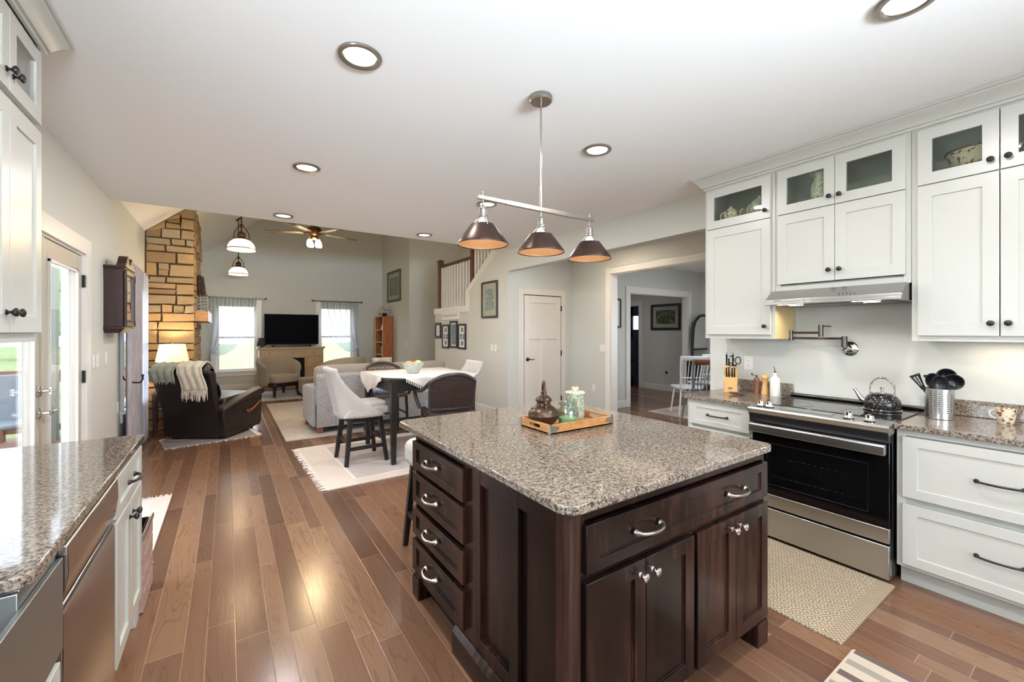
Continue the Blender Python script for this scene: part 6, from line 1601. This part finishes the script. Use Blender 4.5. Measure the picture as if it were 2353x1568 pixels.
# ================================================================ stools and chairs
def stool_up(name, lab, loc, rz):
    """upholstered counter stool, faces local +X"""
    t = thing(name, lab, 'stool', loc, rz)
    b = MB(local=True); b.prism([(-.24, .50), (.22, .515), (.235, .56), (.23, .60), (-.18, .60)], -.225, .225, 'y'); b.build('seat_shell', M['stool'], t, bevel=.02, seg=3)
    b = MB(local=True); b.prism(rounded_rect(-.18, .235, -.195, .195, .06), .585, .645, 'z'); b.build('seat_cushion', M['stool'], t, bevel=.025, seg=4)
    b = MB(local=True); n0 = 0; nu, nv = 24, 18
    def prof(z):  # back lean
        return -.235 - .115 * ((z - .50) / .53) ** 1.15
    def f(u, v):
        z = .50 + .53 * v; k = 2 * u - 1; wing = max(0, abs(k) - .55) / .45
        y = .235 * (1 - .10 * v) * (k if abs(k) < .8 else math.copysign(.8 + (abs(k) - .8), k)); fw = wing ** 1.2 * (.40 * max(0, 1 - (v / .95)) ** 1.7 + .035)
        y2 = max(-.235, min(.235, y * 1.25 if abs(k) > .55 else y * 1.2)); return (prof(z) + fw, y2, z)
    b.grid(f, nu, nv); b.build('backrest', M['stool'], t, solid=.045, bevel=0, angle=70)
    b = MB(local=True)
    b.box(-.17, .17, -.17, .17, .44, .505); b.build('swivel_frame', M['blackwood'], t, bevel=.003)
    for sx in (-1, 1):
        for sy in (-1, 1): MB(local=True).bar((sx * .155, sy * .155, .50), (sx * .215, sy * .215, 0), .05, .04, w2=.04, h2=.036).build('leg', M['blackwood'], t, bevel=.002)
    for z, a in ((.19, .193), (.24, .186)):
        pass
    for (p0, p1, z) in (((-1, -1), (1, -1), .17), ((-1, 1), (1, 1), .17), ((-1, -1), (-1, 1), .24), ((1, -1), (1, 1), .24)):
        a = .155 + .06 * (1 - z / .5); MB(local=True).bar((p0[0] * a, p0[1] * a, z), (p1[0] * a, p1[1] * a, z), .024, .036).build('stretcher', M['blackwood'], t)
    return t
s1 = stool_up('counter_stool', 'light grey upholstered counter stool at the left side of the dining table', (1.235, 4.83, .011), R(2))
dup(s1, (2.39, 4.93, .011), R(176), 'light grey upholstered counter stool at the right side of the dining table')
tk = thing('counter_stool', 'pale grey padded stool tucked under the far end of the island', 'stool', (1.185, 2.56, 0))
b = MB(local=True); b.prism(rounded_rect(-.225, .225, -.19, .19, .10), .56, .715, 'z'); b.build('seat_cushion', M['stool'], tk, bevel=.045, seg=4)
MB(local=True).box(-.17, .17, -.14, .14, .49, .565).build('seat_frame', M['blackwood'], tk)
for sx in (-1, 1):
    for sy in (-1, 1): MB(local=True).bar((sx * .155, sy * .125, .56), (sx * .20, sy * .17, 0), .042, .036, w2=.032, h2=.032).build('leg', M['blackwood'], tk, bevel=.002)
for (p0, p1) in (((-1, -1), (1, -1)), ((-1, 1), (1, 1)), ((-1, -1), (-1, 1)), ((1, -1), (1, 1))):
    MB(local=True).bar((p0[0] * .185, p0[1] * .155, .22), (p1[0] * .185, p1[1] * .155, .22), .022, .032).build('stretcher', M['blackwood'], tk)

def wicker_chair(name, lab, loc, rz, mat, full=True):
    """counter-height wicker armchair, faces local +Y"""
    t = thing(name, lab, 'armchair', loc, rz); w = .235
    def yb(z): return -.20 - .07 * (z - .58) / .42
    b = MB(local=True); nu, nv = 26, 14
    def top(u): k = 2 * u - 1; return .972 - .085 * abs(k) ** 2.4
    def f(u, v): z = .60 + (top(u) - .60) * v; k = 2 * u - 1; return (w * k * (1 + .04 * v), yb(z) + .045 * k * k, z)
    b.grid(f, nu, nv); b.build('back_panel', mat, t, solid=.016)
    for s_ in (-1, 1):
        b = MB(local=True)
        b.tube([f(0 if s_ < 0 else 1, v / 6) for v in range(7)], .018, 10); b.build('back_post', M['wickframe'], t)
        b = MB(local=True); x = s_ * w
        b.tube([(x, yb(.89) + .04, .900), (x * 1.06, -.15, .868), (x * 1.12, -.04, .815), (x * 1.18, .06, .778), (x * 1.22, .17, .768), (x * 1.24, .25, .766), (x * 1.24, .295, .74), (x * 1.20, .295, .68), (x * 1.12, .262, .61), (x * 1.06, .235, .56)], .021, 10); b.build('arm', M['wickframe'], t)
    b = MB(local=True); b.tube([f(i / 20, 1) for i in range(21)], .021, 10); b.build('top_rail', M['wickframe'], t); MB(local=True).tube([f(i / 20, 0.02) for i in range(21)], .015, 10).build('lower_rail', M['wickframe'], t)
    b = MB(local=True); b.prism(rounded_rect(-.245, .245, -.22, .25, .05), .52, .575, 'z'); b.build('seat', mat, t, bevel=.012, seg=3)
    b = MB(local=True); b.prism(rounded_rect(-.21, .21, -.17, .23, .05), .575, .64, 'z'); b.build('seat_cushion', M['bluec'], t, bevel=.025, seg=3)
    for sx in (-1, 1):
        for sy in (-1, 1): MB(local=True).bar((sx * .225, sy * .20, .53), (sx * .24, sy * .235, 0), .032, .032, w2=.026, h2=.026).build('leg', M['wickframe'], t)
    for (p0, p1, z) in (((-1, 1), (1, 1), .22), ((-1, -1), (1, -1), .22), ((-1, -1), (-1, 1), .28), ((1, -1), (1, 1), .28)):
        MB(local=True).bar((p0[0] * .235, p0[1] * .222, z), (p1[0] * .235, p1[1] * .222, z), .02, .02).build('stretcher', M['wickframe'], t)
    return t
wicker_chair('wicker_armchair', 'dark wicker armchair with its back to the island', (1.99, 4.20, .0105), R(-9), M['wicker'])
wicker_chair('wicker_armchair', 'brown wicker armchair at the far side of the dining table', (1.86, 5.93, .0), R(178), M['wicker_l'])

# ================================================================ dining room pieces
def spindle_chair(name, lab, loc, rz, m1, m2):
    t = thing(name, lab, 'dining chair', loc, rz)
    b = MB(local=True); b.prism(rounded_rect(-.22, .22, -.20, .22, [.05, .05, .10, .10]), .44, .475, 'z'); b.build('seat', m1, t, bevel=.008)
    for s_ in (-1, 1):
        MB(local=True).tube([(s_ * .19, -.18, .46), (s_ * .20, -.24, .62), (s_ * .215, -.27, .80), (s_ * .225, -.33, 1.0)], [.016, .015, .015, .018], 8).build('back_post', m1, t)
    b = MB(local=True)
    for i in range(8): k = -1 + 2 * i / 7; b.tube([(k * .16, -.19, .47), (k * .17, -.215, .62), (k * .18, -.265, .80), (k * .185, -.31, .96)], .007, 6)
    b.build('spindles', m1, t)
    b = MB(local=True)
    b.grid(lambda u, v: ((2 * u - 1) * .235, -.325 + .03 * (2 * u - 1) ** 2 - v * .02 + .0, .935 + .075 * v), 12, 2); b.build('crest_rail', m2, t, solid=.02)
    b = MB(local=True); b.tube([(-.20, -.235, .64), (0, -.245, .64), (.20, -.235, .64)], .010, 8); b.build('cross_rail', m1, t)
    for sx in (-1, 1):
        for sy in (-1, 1): MB(local=True).tube([(sx * .16, sy * .15, .45), (sx * .21, sy * .20, 0)], [.018, .012], 8).build('leg', m1, t)
    return t
spindle_chair('spindle_chair', 'grey spindle-back chair with a brown top rail in the dining room', (6.1, 3.78, 0), R(-36), M['greypaint'], M['rosewood'])
spindle_chair('spindle_chair', 'white spindle-back chair nearest the hall opening', (6.6, 4.33, .011), R(-35), M['whitepaint'], M['whitepaint'])
spindle_chair('spindle_chair', 'white spindle-back chair partly hidden by the counter wall', (7.38, 4.50, .011), R(-25), M['whitepaint'], M['whitepaint'])
mr = thing('standing_mirror', 'dark arched mirror in a scrolled frame in the dining room corner', 'mirror', (8.45, 5.20, 0))
pts = [(8.13, 5.20, .3), (8.10, 5.20, .8), (8.12, 5.20, 1.2), (8.16, 5.20, 1.5), (8.22, 5.20, 1.64), (8.36, 5.20, 1.75), (8.52, 5.20, 1.78)]
pts += [(8.52 + (8.52 - p[0]), p[1], p[2]) for p in pts[::-1][1:3]]
b = MB().tube(pts, .028, 10); b.tube([(8.16, 5.2, 1.05), (8.66, 5.2, 1.05)], .018, 8); b.tube([(8.10, 5.2, 1.62), (8.13, 5.2, 1.585), (8.17, 5.2, 1.60)], .012, 8); b.build('mirror_frame', M['blackwood'], mr)
MB().prism([(8.16, 1.07), (8.66, 1.07), (8.66, 1.70), (8.5, 1.75), (8.34, 1.72), (8.20, 1.60)], 5.195, 5.205, 'y').build('mirror_glass', M['mirror'], mr)
MB().box(8.12, 8.68, 5.0, 5.34, 0, .80).build('dresser_base', M['blackwood'], mr, bevel=.01)

# ================================================================ outdoors beyond the patio door and windows
struct(MB().box(-60, XL - 4.6, -30, 80, -.62, -.55), 'ground_lawn', M['grass'], smooth=False)
struct(MB().box(XL - 4.6, 60, YF + .3, 80, -.62, -.55), 'ground_lawn', M['grass'], smooth=False)
struct(MB().box(XL - 4.0, XL - .14, -3.0, 9.0, -.16, -.10), 'floor_deck', M['deckwood'], smooth=False)
struct(MB().box(XL - 4.6, XL - .14, 9.0, YF + .3, -.62, -.55), 'ground_lawn', M['grass'], smooth=False)
struct(MB().box(-60, 60, -30, -2.8, -.62, -.55), 'ground_bounce', plain('pale_bounce_ground', (190, 188, 180), .9), smooth=False)  # unseen ground, kept pale so it bounces light up to the ceiling
dr_ = thing('deck_railing', 'brown wooden deck railing beyond the patio door', 'railing', (-3, 8.75, -.1))
b = MB().box(XL - 4.0, XL - .2, 8.68, 8.82, .84, .88); b.box(XL - 4.0, XL - .2, 8.73, 8.77, .70, .84); b.box(XL - 4.0, XL - .2, 8.73, 8.77, .0, .09); b.build('rails', M['deckwood'], dr_)
for x in (-1.35, -2.6, -3.8, -4.9): MB().box(x - .045, x + .045, 8.70, 8.79, -.1, .84).build('post', M['deckwood'], dr_)
b = MB()
for i in range(26): x = -1.2 - i * .142; b.box(x - .01, x + .01, 8.74, 8.76, .09, .70)
b.build('pickets', M['patiob'], dr_)
pc = MB().box(-2.13, -1.99, 8.45, 8.59, -.1, 3.0); tag(pc.build('porch_post', M['post'], None, smooth=False), 'grey-beige porch post seen through the patio door glass', 'post')
def patio_chair(lab, loc, rz):
    t = thing('patio_chair', lab, 'patio chair', loc, rz)
    b = MB(local=True); b.box(-.26, .26, -.24, .26, .36, .42); b.build('seat', M['patiog'], t, bevel=.02)
    b = MB(local=True); b.prism([(-.24, .40), (-.18, .40), (-.30, .98), (-.36, .98)], -.26, .26, 'x'); b.build('backrest', M['patiog'], t, bevel=.02)
    for s_ in (-1, 1):
        b = MB(local=True); b.tube([(s_ * .30, -.30, .0), (s_ * .30, -.26, .60), (s_ * .30, .0, .66), (s_ * .30, .28, .62), (s_ * .30, .30, 0)], .016, 8); b.build('arm_frame', M['patiob'], t)
    return t
pc1 = patio_chair('grey patio chair on the deck, nearest the railing', (-2.25, 7.7, -.1), R(200))
dup(pc1, (-2.2, 5.9, -.1), R(120), 'grey patio chair on the deck, closest to the door glass')
pt_ = thing('patio_table', 'grey covered patio table on the deck', 'patio table', (-3.6, 6.9, -.1)); MB(local=True).box(-.55, .45, -.55, .75, .62, .68).build('table_top', M['patiog'], pt_, bevel=.02)
for (x, y) in ((-.45, -.45), (.35, -.45), (-.45, .65), (.35, .65)): MB(local=True).box(x - .03, x + .03, y - .03, y + .03, 0, .62).build('leg', M['patiob'], pt_)
def tree(lab, x, y, h, s):
    t = thing('tree', lab, 'tree', (x, y, -.55)); MB(local=True).tube([(0, 0, 0), (0, 0, h * .5)], [.18 * s, .10 * s], 8).build('trunk', M['bark'], t)
    b = MB(local=True)
    for i in range(46):
        a = r_.uniform(0, 6.28); zz = r_.uniform(.3, 1.0); rr = (1 - abs(zz - .6) * 1.3) * h * .32 * r_.uniform(.3, 1); b.ball((rr * math.cos(a), rr * math.sin(a), zz * h), r_.uniform(.25, .55) * s, n=7, m=5)
    b.build('crown', M['leaf'], t, angle=20)
tree('leafy tree seen through the right patio door pane', -11.5, 44, 6.0, 2.0)
tree('distant small tree beyond the lawn, left', -21, 50, 5.0, 2.0)
